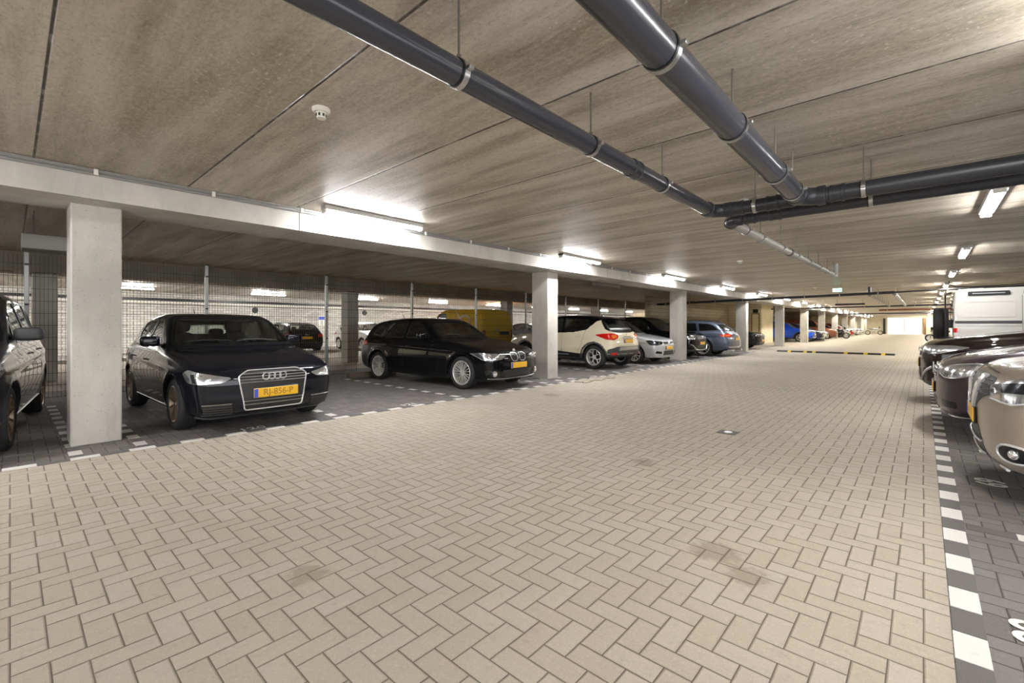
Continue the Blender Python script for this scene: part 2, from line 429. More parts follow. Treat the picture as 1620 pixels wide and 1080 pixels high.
# columns
NAMES = ['square pale concrete column nearest the camera, beside the parked black hatchback with the four-ring badge',
         'square concrete column between the black hatchback with twin kidney grille and the ivory crossover',
         'square concrete column standing in front of the grey crossover and the slate estate car',
         'square concrete column in front of the black fastback, under the long black cross pipe',
         'concrete column just past the far side of the speed bump, first one beyond it',
         'concrete column at the front wheel of the bright blue car',
         'concrete column just past the navy car, fifth beyond the ivory crossover',
         'small far column beside the rust brown van', 'small far column next to the parked motorcycle',
         'small far column next to the red hatchback', 'tiny far column among white cars', 'last column of the row before the far end wall']
for k in range(12):
    y = .42 + 8.0 * k; 
    if y + .4 > YF: break
    b = MB(); b.bbox((-6.74, y + .2, 1.265), (.48, .405, 2.53), .012)
    o = b.build('concrete_column', M_COL); tag(o, NAMES[k], 'column', 'columns along the parking bays', 'thing')
for k, y in enumerate((.33, 7.75, 15.78, 23.8)):
    b = MB(); b.bbox((-14.83, y + .2, 1.21), (.46, .4, 2.42), .012); o = b.build('concrete_column', M_COL)
    tag(o, ['concrete column behind the wire fence at the dark people carrier', 'concrete column behind the wire fence, left of the small white car',
            'concrete column behind the fence right of the yellow van', 'concrete column behind the end of the wire fence'][k], 'column', 'columns behind the wire fence', 'thing')

# ------------------------------------------------------------------ painted bricks in the floor
def dashes(name, pts_axis, fixed0, fixed1, a0, a1, first=0, L=.213, along='y', z=.004, both=True):
    """alternating white and dark bricks in one course"""
    b = MB(); a = a0; k = first
    while a < a1 - .01:
        e = min(a + L, a1); g = .0025
        b.cur = k % 2
        if both or k % 2 == 0:
            if along == 'y': b.bx(fixed0 + g, fixed1 - g, a + g, e - g, -.04, z)
            else: b.bx(a + g, e - g, fixed0 + g, fixed1 - g, -.04, z)
        a += L; k += 1
    o = b.build(name, [M_WHITE, M_GREYB]); return tag(o, kind='structure')
dashes('trim_1', 0, XR + .001, XR + .106, .24, 60, first=0, L=.2145)
dashes('trim_2', 0, XL - .105, XL - .001, -3.04, 24.5, first=0, L=.2135)
n = 3
for rep in range(-1, 3):
    for d in (.43, .93, 3.03, 5.32, 7.86):
        y = d + rep * 8.0
        if y > 24 or y < -3: continue
        if abs(d - .93) < .01 or abs(d - .43) < .01:
            pass
        dashes('trim_%d' % n, 0, y - .052, y + .052, -10.1, XL - .11, first=0, L=.212, along='x'); n += 1
for k in range(-1, 22):
    dashes('trim_%d' % n, 0, 1.5 + 2.5 * k - .052, 1.5 + 2.5 * k + .052, XR + .112, 4.6, first=1, L=.212, along='x'); n += 1
# bay numbers painted on the bricks
def bay_number(txt, x, y, rz, lab, size=.30, sx=1.):
    o = text_mesh(txt, size, 'bay_number', M_PAINT, None, (x, y, .0045), (0, 0, rz), .0008, sx, size * .009)
    tag(o, lab, 'painted number', 'bay numbers painted on the paving')
bay_number('69', .385, 5.24, -PI / 2, 'white number 69 painted on dark paving under the taupe crossover nose', .25, .85)
bay_number('68', .345, 2.78, -PI / 2, 'white number 68 painted on the dark paving at the bottom right corner', .25, .85)
bay_number('120', -6.06, 1.98, PI / 2, 'white number 120 painted in front of the black four-ring hatchback', .2, 1.)
bay_number('121', -6.06, 4.25, PI / 2, 'white number 121 painted at the front of the empty bay', .2, 1.)
bay_number('122', -6.06, 6.7, PI / 2, 'white number 122 painted in front of the black kidney-grille hatchback', .2, 1.)
bay_number('123', -6.06, 9.7, PI / 2, 'white number 123 painted past the second concrete column', .2, 1.)
bay_number('124', -6.06, 12.2, PI / 2, 'white number 124 painted behind the ivory crossover', .2, 1.)
# small drain plate in the lane
b = MB(); b.bbox((-1.7, 5.66, .002), (.2, .2, .008), .003); b.cur = 1; b.lathe([(0, .008), (.045, .008), (.05, .004)], (-1.7, 5.66, 0), 'z', 16)
tag(b.build('drain_cover', [M_GREYB, M_SATIN]), 'small square metal-studded marker plate set in the beige paving', 'drain cover')
# lifted beige slabs at the second column
b = MB(); random.seed(3)
for k in range(5): b.box((-5.62 - .07 * (k % 2), 8.55 + .27 * k, .012), (.3, .24, .03), .2 + .1 * (k % 3))
tag(b.build('paving_patch', M_PAVE), 'patch of slightly raised loose beige pavers in front of the second column', 'pavers')
# speed bump
sb = empty('speed_bump', (-3.1, 25.25, 0)); tag(sb, 'long low black rubber speed bump with yellow blocks across the lane', 'speed bump')
b = MB(); b.prism([(-.2, 0), (-.1, .07), (.1, .07), (.2, 0)], lambda u, v, h: (h, u, v), -2.2, 2.2); b.build('rubber_ridge', M_TRIM, sb)
for k, x in enumerate((-1.75, -1.1, -.75, .45, 1.15, 1.75)):
    b = MB(); b.prism([(-.202, 0), (-.102, .075), (.102, .075), (.202, 0)], lambda u, v, h: (h, u, v), x, x + .14); b.build('yellow_block', M_YRUB, sb)
# wheel stop
b = MB(); b.prism([(-.09, 0), (-.07, .12), (.07, .12), (.09, 0)], lambda u, v, h: (u - 10.25, h + 6.0, v), -.55, .75)
tag(b.build('wheel_stop', plain('rough_concrete', (112, 100, 88), .85)), 'low brownish concrete wheel stop behind the rear wheel of the black hatchback by the fence', 'wheel stop')
b = MB(); b.prism([(-.09, 0), (-.07, .12), (.07, .12), (.09, 0)], lambda u, v, h: (u - 21.0, h + 14., v), -13.7, 20.0)
tag(b.build('kerb', M_BEAM), kind='structure')

# ------------------------------------------------------------------ fence
fence = empty('wire_fence', (-10.8, 0, 0)); tag(fence, 'tall double wire mesh fence with square posts behind the left parking bays', 'fence')
FH = 2.42
def wire_panel(y0, y1):
    b = MB(); y = y0 + .05; r = .0028
    while y < y1 - .03: b.bx(-r, r, y - r, y + r, .05, FH - .01); y += .05
    z = .06
    while z < FH:
        for dx in (-.007, .007): b.bx(dx - .0035, dx + .0035, y0 + .02, y1 - .02, z - .0035, z + .0035)
        z += .2
    return b
p0 = None
for k in range(-2, 9):
    y = .18 + 2.5 * k
    b = MB(); b.bbox((0, y, FH / 2 + .03), (.05, .06, FH + .06), .006); b.cur = 1
    b.bbox((0, y, FH + .065), (.056, .066, .02), .004)
    for z in (.3, .95, 1.6, 2.25): b.bbox((.03, y, z), (.02, .045, .03), .003)
    b.build('post', [M_GALV, M_TRIM], fence)
    if k < 8:
        if p0 is None: p0 = wire_panel(0, 2.5).build('wire_panel', M_WIRE, fence, fix=False)
        else: p0 = p0.copy(); C.objects.link(p0)
        p0.location = (0, y, 0)

# ------------------------------------------------------------------ conduits on the beam
b = MB(); cond = empty('cable_conduit', (-6.175, 0, CEIL - .006)); tag(cond, 'pair of thin grey conduits clipped along the top of the near ceiling beam', 'conduit')
for dz in (-.018, -.05):
    b.tube([(0, YN + .1, dz), (0, YF - .2, dz)], .0125, 8)
b.build('pipe_run', M_COND, cond, True)
cl = None
for k in range(90):
    y = -3.5 + 1.02 * k
    if cl is None:
        b = MB(); b.bbox((.012, 0, -.03), (.03, .035, .06), .004); cl = b.build('clip', M_WPLAST, cond)
    else: cl = cl.copy(); C.objects.link(cl)
    cl.location = (0, y, 0)

# ------------------------------------------------------------------ fluorescent lamps
def lamp_proto(mat):
    r = empty('fluorescent_lamp')
    b = MB(); b.bbox((0, 0, -.028), (.15, 1.56, .056), .006); b.build('housing', M_LAMPH, r)
    b = MB(); pr = [(-.046, -.056), (-.046, -.07), (-.032, -.088), (0, -.094), (.032, -.088), (.046, -.07), (.046, -.056)]
    b.prism(pr, lambda u, v, h: (u, h, v), -.755, .755); b.build('diffuser', mat, r)
    for s in (-1, 1):
        b = MB(); b.bbox((0, s * .768, -.052), (.112, .024, .1), .008); b.build('end_cap', M_WPLAST, r)
    return r
lp = lamp_proto(E_TUBE); lp2 = lamp_proto(E_TUBEC); lp3 = lamp_proto(E_TUBEB); lp4 = lamp_proto(E_TUBER)
first = {lp: True, lp2: True, lp3: True, lp4: True}
def lamp(proto, x, y, lab, grp, rz=0.):
    if first.get(proto): o = proto; first[proto] = False
    else:
        o = proto.copy(); C.objects.link(o)
        for k in proto.children:
            c = k.copy(); C.objects.link(c); c.parent = o
    o.location = (x, y, CEIL); o.rotation_euler = (0, 0, rz); tag(o, lab, 'ceiling lamp', grp)
ordn = ['first', 'second', 'third', 'fourth', 'fifth', 'sixth', 'seventh', 'eighth', 'ninth', 'tenth', 'eleventh', 'twelfth', 'thirteenth', 'fourteenth', 'fifteenth', 'sixteenth', 'seventeenth', 'eighteenth', 'nineteenth']
y = 3.53 - 5.25 * 2
k = 0
while y < YF - 1:
    lab = ('%s lit fluorescent ceiling lamp along the near beam, counted from the camera' % ordn[min(k - 2, 18)]) if k >= 2 else 'fluorescent ceiling lamp by the near beam beside the viewpoint'
    lamp(lp if y < 30 else lp2, -5.82, y, lab, 'lamps along the near beam'); y += 5.25; k += 1
y = 8.15 - 5.15 * 3; k = 0
while y < YF - 1:
    lab = ('%s lit fluorescent lamp of the row over the nose of the right hand cars' % ordn[min(k - 3, 18)]) if k >= 3 else 'fluorescent ceiling lamp above the lane beside the viewpoint'
    lamp(lp4 if y < 22 else lp2, .63, y, lab, 'lamps over the right hand bays'); y += 5.15; k += 1
y = 3.2 - 5.15 * 2; k = 0
while y < 50:
    lab = ('%s lit lamp behind the wire fence, counted from the nearest column' % ordn[min(k - 2, 18)]) if k >= 2 else 'fluorescent lamp behind the fence hidden beyond the near beam'
    lamp(lp3, -23.4, y, lab, 'lamps in the lane behind the fence'); y += 5.15; k += 1

# ------------------------------------------------------------------ pipes
ELB = []
def rods(b, x, y, z, r, dx=0.):
    b.tube([(x + dx, y, z + r * .9), (x + dx, y, CEIL)], .0055, 6)
def pipe_run(name, lab, pts, r, mat, clamps=(), sockets=(), axis='y', tworod=False, grp='drain pipes under the ceiling'):
    """straight or bent drain pipe with clamp rings and hanger rods"""
    root = empty(name, pts[0]); tag(root, lab, 'pipe', grp)
    o0 = Vector(pts[0]); P = [Vector(p) - o0 for p in pts]
    b = MB(); b.tube(P, r, 28); b.build('pipe_tube', mat, root, True)
    ax = (P[-1] - P[0]).normalized(); Lt = (P[-1] - P[0]).length
    for t in clamps:
        c = P[0] + ax * t
        cl = empty('clamp', c); cl.parent = root
        ang = math.atan2(ax.y, ax.x) - PI / 2
        b = MB(); b.lathe([(r + .001, -.016), (r + .007, -.016), (r + .007, .016), (r + .001, .016)], (0, 0, 0), 'y', 28)
        b.bbox((r + .018, 0, .0), (.03, .03, .022), .003); b.bbox((-r - .018, 0, 0), (.03, .03, .022), .003)
        b.build('clamp_ring', M_SATIN, cl, True)
        b = MB(); b.lathe([(r + .001, -.028), (r + .0045, -.028), (r + .0045, -.017), (r + .001, -.017)], (0, 0, 0), 'y', 28)
        b.build('rubber_lining', M_RUB, cl, True)
        b = MB(); b.tube([(0, 0, r), (0, 0, CEIL - (o0 + c).z)], .006, 6)
        if tworod: b.tube([(0, .07, r - .01), (0, .07, CEIL - (o0 + c).z)], .006, 6)
        b.tube([(0, 0, r), (0, 0, r + .03)], .012, 6); b.build('hanger_rod', M_ROD, cl)
        cl.rotation_euler = (0, 0, ang)
    for t in sockets:
        c = P[0] + ax * t; ang = math.atan2(ax.y, ax.x) - PI / 2
        b = MB(); b.lathe([(r, -.06), (r + .008, -.055), (r + .008, -.03), (r + .004, -.028), (r + .004, .03), (r + .009, .032), (r + .009, .055), (r, .06)], (0, 0, 0), 'y', 28)
        s = b.build('socket', M_PIPED, root, True); s.location = c; s.rotation_euler = (0, 0, ang)
    return root
def elbow(name, lab, c, r, d1, d2, rad, mat, z2=None):
    """quarter bend with socket collars"""
    root = empty(name, c); tag(root, lab, 'pipe fitting', 'black pipe fittings')
    d1 = Vector(d1); d2 = Vector(d2); pts = []
    for k in range(13):
        a = PI / 2 * k / 12
        # from -d1 side turning to d2
        p = -d1 * rad + d1 * rad * math.sin(a) + d2 * rad * (1 - math.cos(a)); pts.append(p)
    b = MB(); b.tube(pts, r + .006, 26); b.build('bend', mat, root, True)
    for p, d in ((pts[0], d1), (pts[-1], d2)):
        b = MB()
        q = d.normalized()
        b.tube([p - q * .035, p - q * .03, p + q * .03, p + q * .035], [r + .008, r + .014, r + .014, r + .008], 26)
        b.build('collar', M_PIPED, root, True)
    return root
# thin run on the left, coming over the camera
pipe_run('drain_pipe', 'slim dark grey drain pipe running away along the ceiling, left of the thick one', [(-1.67, -6., 2.48), (-1.67, 4.87, 2.465)], .063, M_PIPE,
         clamps=(3.9, 5.1, 6.3, 7.46, 8.64, 9.77), sockets=(9.25,))
elbow('pipe_elbow', 'black bend at the end of the slim drain pipe', (-1.67, 5.05, 2.465), .063, (0, 1, 0), (1, 0, 0), .16, M_PIPED)
pipe_run('drain_pipe', 'slim black cross pipe from the first bend to the junction with the thick pipe', [(-1.5, 5.05, 2.465), (-.92, 5.05, 2.46)], .066, M_PIPED, clamps=(.24,), sockets=(.08, .4))
# thick run
pipe_run('drain_pipe', 'thick shiny grey drain pipe running away along the ceiling near the centre', [(-.87, -6., 2.52), (-.87, 4.86, 2.46)], .083, M_PIPE,
         clamps=(5.6, 6.8, 7.96, 8.98, 10.07, 10.7), sockets=())
elbow('pipe_elbow', 'thick black bend joining the thick grey pipe to the cross pipe', (-.87, 5.05, 2.46), .075, (0, 1, 0), (1, 0, 0), .17, M_PIPED)
pipe_run('drain_pipe', 'thick black cross pipe running off to the right under the ceiling', [(-.68, 5.05, 2.46), (5.4, 5.05, 2.44)], .07, M_PIPED, clamps=(.29, 1.5, 2.7, 3.9), sockets=(.1,))
pipe_run('drain_pipe', 'lower black cross pipe seen just behind and below the thick one', [(-1.52, 5.5, 2.445), (5.4, 5.5, 2.465)], .058, M_PIPED, clamps=(1.15, 2.4, 3.6, 4.8), sockets=(.1, .35))
# second slim run further on
pipe_run('drain_pipe', 'slim light grey drain pipe with many clamps beyond the cross pipes', [(-1.66, 5.72, 2.45), (-1.66, 14.0, 2.53)], .055, M_PIPEL,
         clamps=(.5, 1.2, 2.4, 3.55, 4.7, 5.85, 7.0, 7.9), sockets=(3.0,))
elbow('pipe_elbow', 'short black end bend below the slim black cross pipe', (-1.66, 5.5, 2.445), .055, (0, -1, 0), (1, 0, 0), .13, M_PIPED)
pipe_run('riser_pipe', 'short pale riser stub into the ceiling beside the black bend', [(-1.66, 6.15, 2.505), (-1.66, 6.15, CEIL)], .055, M_PIPEL)
pipe_run('riser_pipe', 'light grey riser at the far end of the slim light pipe', [(-1.66, 14.06, 2.5), (-1.66, 14.06, CEIL)], .062, M_PIPEL)
# cross pipes further down
def crossp(lab, y, x0, x1, z0, z1, r, mat=M_PIPED, step=1.25):
    L = x1 - x0; cs = [t for t in np.arange(.5, L, step * 1.0)]
    pipe_run('cross_pipe', lab, [(x0, y, z0), (x1, y, z1)], r, mat, clamps=cs)
crossp('long thin black cross pipe spanning the lane before the speed bump', 23.3, -10.6, -.85, 2.41, 2.57, .055)
crossp('thin black cross pipe high over the lane beyond the speed bump', 38., -8.4, 5.4, 2.5, 2.56, .05, step=2.5)
crossp('reddish brown cross pipe far down the garage', 46., -2.6, 5.4, 2.50, 2.54, .07, P_RUST, 2.5)
crossp('dark cross pipe near the far gate', 60., -7, 5.4, 2.52, 2.56, .06, step=3.)
pipe_run('drain_pipe', 'far slim pipe running on from the black cross pipe', [(-1.62, 23.4, 2.5), (-1.62, 37.85, 2.55)], .055, M_PIPEL, clamps=list(np.arange(.8, 14, 1.8)))
pipe_run('drain_pipe', 'far light pipe right of the other far slim pipe', [(-.85, 23.4, 2.52), (-.85, 37.5, 2.55)], .07, M_PIPEL, clamps=list(np.arange(.8, 14, 1.8)))
pipe_run('riser_pipe', 'black riser where the long black cross pipe meets the far slim pipe', [(-1.62, 23.3, 2.61), (-1.62, 23.3, CEIL)], .06, M_PIPED)
# hose right of the cross pipe
pts = []
for k in range(40):
    t = k / 39; pts.append((-.85 + 6.2 * t, 23.3, 2.57 + .02 * math.sin(t * 5) + .1 * t))
b = MB(); b.tube(pts, .03, 8); tag(b.build('cable_hose', M_PIPED, None, True), 'sagging black hose continuing the long cross pipe to the right', 'hose')
pts = [(.62 + .05, 22.2, CEIL), (.66, 22.2, 2.72), (.85, 22.2, 2.62), (1.4, 22.2, 2.6), (3., 22.2, 2.64), (5.5, 22.2, 2.66)]
b = MB(); b.tube(pts, .014, 6); tag(b.build('hanging_cable', M_TRIM, None, True), 'thin black cable looping from the lamp above the white off-roader', 'cable')
# smoke detectors
def detector(x, y, lab):
    r = empty('smoke_detector', (x, y, CEIL)); tag(r, lab, 'smoke detector', 'smoke detectors on the ceiling')
    b = MB(); b.lathe([(0, -.0), (.062, -.0), (.064, -.012), (.052, -.03), (0, -.03)], (0, 0, 0), 'z', 24); b.build('base', M_WPLAST, r, True)
    b = MB(); b.lathe([(.036, -.03), (.036, -.06), (.03, -.072), (0, -.074)], (0, 0, 0), 'z', 24); b.build('sensor_head', M_WPLAST, r, True)
    b = MB()
    for k in range(8):
        a = k * PI / 4; b.box((.036 * math.cos(a), .036 * math.sin(a), -.052), (.004, .012, .02), a)
    b.build('slot', M_TRIM, r)
detector(-3.25, 1.52, 'white smoke detector on the bare ceiling slab, nearest of the three')
detector(-3.29, 11.83, 'small white smoke detector above the second concrete column bay')
detector(-3.3, 22.2, 'tiny white smoke detector left of the green lit exit sign')

# grey box behind the first column
r = empty('ceiling_unit', (-9.2, .62, 2.4)); tag(r, 'light grey sheet metal box hung below the ceiling behind the first column', 'ventilation unit')
b = MB(); b.bbox((0, 0, 0), (.5, 1.04, .2), .008); b.build('casing', M_GBOX, r)
b = MB()
for y in (-.4, .4):
    for x in (-.2, .2): b.tube([(x, y, .1), (x, y, CEIL - 2.4)], .006, 6)
b.build('hanger_rod', M_ROD, r)
# flat lamp without light behind the fence bay
r = empty('unlit_lamp', (-8.9, 15.2, CEIL)); tag(r, 'unlit long flat lamp under the ceiling between second and third column', 'ceiling lamp')
b = MB(); b.bbox((0, 0, -.05), (.14, 1.9, .1), .01); b.build('housing', M_LAMPH, r)
# exit sign
r = empty('exit_sign', (-2.35, 20.4, 2.57)); tag(r, 'small green glowing exit sign hanging from the ceiling', 'exit sign')
b = MB(); b.bbox((0, 0, 0), (.27, .05, .12), .006); b.build('light_box', E_EXIT, r)
b = MB(); b.box((.04, -.028, 0), (.08, .004, .016)); b.prism([(0, -.035), (.045, 0), (0, .035)], lambda u, v, h: (-.02 - u, h, v), -.03, -.026)
b.box((.10, -.028, 0), (.03, .004, .08)); b.build('arrow', M_GREEN, r)
b = MB(); b.tube([(-.12, 0, .07), (-.12, 0, CEIL - 2.6)], .004, 5); b.tube([(.12, 0, .07), (.12, 0, CEIL - 2.6)], .004, 5); b.build('hanger_rod', M_ROD, r)
# black bar
r = empty('ceiling_bar', (-3.2, 33., 2.52)); tag(r, 'plain black horizontal bar hanging below the ceiling beyond the exit sign', 'hanging bar')
b = MB(); b.bbox((0, 0, 0), (1.4, .12, .1), .01); b.build('bar', M_TRIM, r)
b = MB()
for x in (-.6, .6): b.tube([(x, 0, .04), (x, 0, CEIL - 2.52)], .008, 6)
b.build('hanger_rod', M_ROD, r)

# pipe along the back wall, small wall signs
b = MB(); b.tube([(-26.7, YN + .1, 2.36), (-26.7, 51, 2.36)], .05, 8); tag(b.build('wall_pipe', M_WPLAST, None, True), 'long white pipe along the top of the white brick wall behind the fence', 'pipe')
b = MB(); b.bx(-26.79, -26.6, YN + .1, 51, 2.46, 2.56); tag(b.build('cable_tray', M_TRIM), 'dark cable tray above the white pipe on the brick wall', 'cable tray')
def wsign(y, z, txt, lab):
    r = empty('wall_sign', (-26.78, y, z)); tag(r, lab, 'sign', 'small signs on the brick wall')
    b = MB(); b.bbox((0, 0, 0), (.03, .42, .62), .005); b.build('panel', M_WPLAST, r)
    b = MB(); b.bbox((.018, 0, .17), (.012, .36, .2), .003); b.build('blue_band', M_PLB, r)
    text_mesh(txt, .36, 'numeral', M_TRIM, r, (.018, 0, -.12), (PI / 2, 0, PI / 2))
wsign(12.55, 1.55, '1', 'small white and blue number sign on the brick wall behind the wire fence')
for y in (8.9, 15.4):
    b = MB(); b.lathe([(0, .05), (.14, .05), (.16, 0)], (0, 0, 0), 'x', 20); o = b.build('wall_vent', M_TRIM, None, True); o.location = (-26.8, y, 2.1)
    tag(o, 'round dark vent on the brick wall, %s' % ('above the roof of the four-ring hatchback' if y < 10 else 'left of the second row column'), 'vent', 'round vents on the brick wall')
# warm lamp on a slim post beyond the yellow van
r = empty('post_lamp', (-21.4, 22.6, 0)); tag(r, 'glowing orange lamp on a slim pale post beside the yellow van', 'lamp')
b = MB(); b.tube([(0, 0, 0), (0, 0, 1.9)], .035, 10); b.build('post', M_WPLAST, r, True)
b = MB(); b.ell((0, 0, 1.98), (.09, .09, .09), 2, 12, 8); b.build('bulb', E_WARM, r, True)
# stairwell door, sign, poster
r = empty('stair_door', (-8.95, 35.98, 0)); tag(r, 'pale door with dark frame in the block wall beyond the black fastback', 'door')
b = MB(); b.bbox((0, -.02, 1.05), (.42, .04, 2.1), .004); b.build('door_leaf', M_CREAM, r)
b = MB(); b.bx(-.26, -.21, -.06, 0, 0, 2.15); b.bx(.21, .26, -.06, 0, 0, 2.15); b.bx(-.26, .26, -.06, 0, 2.1, 2.16); b.build('door_frame', M_WOOD, r)
b = MB(); b.bbox((0, -.05, 2.32), (.34, .04, .26), .004); tag_o = b.build('door_sign', M_TRIM, r)
b = MB(); b.bbox((-10.05, 35.98, 1.6), (.45, .02, .5), .003); tag(b.build('poster', M_ORANGE), 'faded orange poster on the block wall above the black fastback bonnet', 'poster')

# ================================================================== CARS
# Every body is one closed surface grown from its side profile, plan and cross-section, then wheel arches and window openings are cut.
def bspl(pts, n=6):
    """closed quadratic b-spline through the control polygon"""
    P = np.array(pts, float); out = []
    for i in range(len(P)):
        a, b_, c = P[i - 1], P[i], P[(i + 1) % len(P)]
        m0, m1 = (a + b_) / 2, (b_ + c) / 2
        for k in range(n):
            t = k / n; out.append((1 - t) ** 2 * m0 + 2 * t * (1 - t) * b_ + t * t * m1)
    return np.array(out)
def rnd(pts, r, n=4):
    """round the corners of a polygon"""
    P = [np.array(p, float) for p in pts]; out = []
    for i in range(len(P)):
        a, b_, c = P[i - 1], P[i], P[(i + 1) % len(P)]
        la, lc = np.linalg.norm(a - b_), np.linalg.norm(c - b_)
        p0 = b_ + (a - b_) * min(r / max(la, 1e-6), .48); p1 = b_ + (c - b_) * min(r / max(lc, 1e-6), .48)
        for k in range(n + 1):
            t = k / n; out.append(tuple((1 - t) ** 2 * p0 + 2 * t * (1 - t) * b_ + t * t * p1))
    return out
def inpoly(x, z, poly):
    P = np.array(poly); r = np.zeros(x.shape, bool); n = len(P)
    for i in range(n):
        x0, z0 = P[i]; x1, z1 = P[(i + 1) % n]
        c = ((z0 > z) != (z1 > z))
        with np.errstate(divide='ignore', invalid='ignore'):
            r ^= c & (x < (x1 - x0) * (z - z0) / (z1 - z0 + 1e-12) + x0)
    return r
def sdfgrid(poly, x0, x1, z0, z1, h):
    X, Z = np.meshgrid(np.arange(x0, x1, h), np.arange(z0, z1, h), indexing='ij'); d = np.full(X.shape, 9., np.float32); n = len(poly)
    for i in range(n):
        a = poly[i]; b_ = poly[(i + 1) % n]; e = b_ - a; L = e @ e
        if L < 1e-12: continue
        t = np.clip(((X - a[0]) * e[0] + (Z - a[1]) * e[1]) / L, 0, 1)
        d = np.minimum(d, (X - a[0] - t * e[0]) ** 2 + (Z - a[1] - t * e[1]) ** 2)
    d = np.sqrt(d); s = np.where(inpoly(X, Z, poly), -d, d)
    def f(x, z):
        u = np.clip((x - x0) / h, 0, X.shape[0] - 1.001); v = np.clip((z - z0) / h, 0, X.shape[1] - 1.001)
        i = u.astype(int); j = v.astype(int); u = u - i; v = v - j
        return (s[i, j] * (1 - u) + s[i + 1, j] * u) * (1 - v) + (s[i, j + 1] * (1 - u) + s[i + 1, j + 1] * u) * v
    return f
def smax(a, b, k): h = np.maximum(1 - np.abs(a - b) / k, 0); return np.maximum(a, b) + k * h * h * .25
def smin(a, b, k): return -smax(-a, -b, k)
def nets(V, o, h):
    ins = V < 0; nx, ny, nz = V.shape; acc = np.zeros((nx - 1, ny - 1, nz - 1, 3), np.float32); cnt = np.zeros((nx - 1, ny - 1, nz - 1), np.float32)
    sl = lambda A, d: A[d[0]:nx - 1 + d[0], d[1]:ny - 1 + d[1], d[2]:nz - 1 + d[2]]
    for ax in range(3):
        for a in (0, 1):
            for b_ in (0, 1):
                d0 = [0, 0, 0]; q = [k for k in range(3) if k != ax]; d0[q[0]] = a; d0[q[1]] = b_; d1 = list(d0); d1[ax] = 1
                v0, v1 = sl(V, d0), sl(V, d1); m = (v0 < 0) != (v1 < 0)
                t = np.where(m, v0 / (v0 - v1 + 1e-12), 0)
                for k in range(3): acc[..., k] += m * ((t if k == ax else d0[k]))
                cnt += m
    act = cnt > 0; idx = np.full(act.shape, -1, np.int64); ijk = np.argwhere(act); idx[act] = np.arange(len(ijk))
    P = (ijk + acc[act] / cnt[act][:, None]) * h + np.array(o); F = []
    for ax in range(3):
        q = [k for k in range(3) if k != ax]
        A = [slice(1, -1)] * 3; A[ax] = slice(0, -1); B = list(A); B[ax] = slice(1, None)
        a, b_ = ins[tuple(A)], ins[tuple(B)]; e = np.argwhere(a != b_)
        if not len(e): continue
        fl = a[tuple(e.T)]
        e = e + 1; e[:, ax] -= 1
        def cell(d0, d1):
            c = e.copy(); c[:, q[0]] -= d0; c[:, q[1]] -= d1; return idx[tuple(c.T)]
        Q = np.stack([cell(0, 0), cell(1, 0), cell(1, 1), cell(0, 1)], 1)
        if ax == 1: fl = ~fl
        Q[~fl] = Q[~fl][:, ::-1]; F.append(Q)
    return P, np.concatenate(F)
def project(P, V, o, h, it=3):
    G = np.gradient(V, h)
    def smp(A, p):
        u = (p - np.array(o)) / h; u = np.clip(u, 0, np.array(A.shape) - 1.001); i = u.astype(int); f = u - i; r = 0
        for a in (0, 1):
            for b_ in (0, 1):
                for c in (0, 1):
                    r = r + A[i[:, 0] + a, i[:, 1] + b_, i[:, 2] + c] * ((f[:, 0] if a else 1 - f[:, 0]) * (f[:, 1] if b_ else 1 - f[:, 1]) * (f[:, 2] if c else 1 - f[:, 2]))
        return r
    for _ in range(it):
        v = smp(V, P); g = np.stack([smp(A, P) for A in G], 1); q = v[:, None] * g / ((g * g).sum(1)[:, None] + .05)
        P = P - np.clip(q, -.006, .006)
    return P

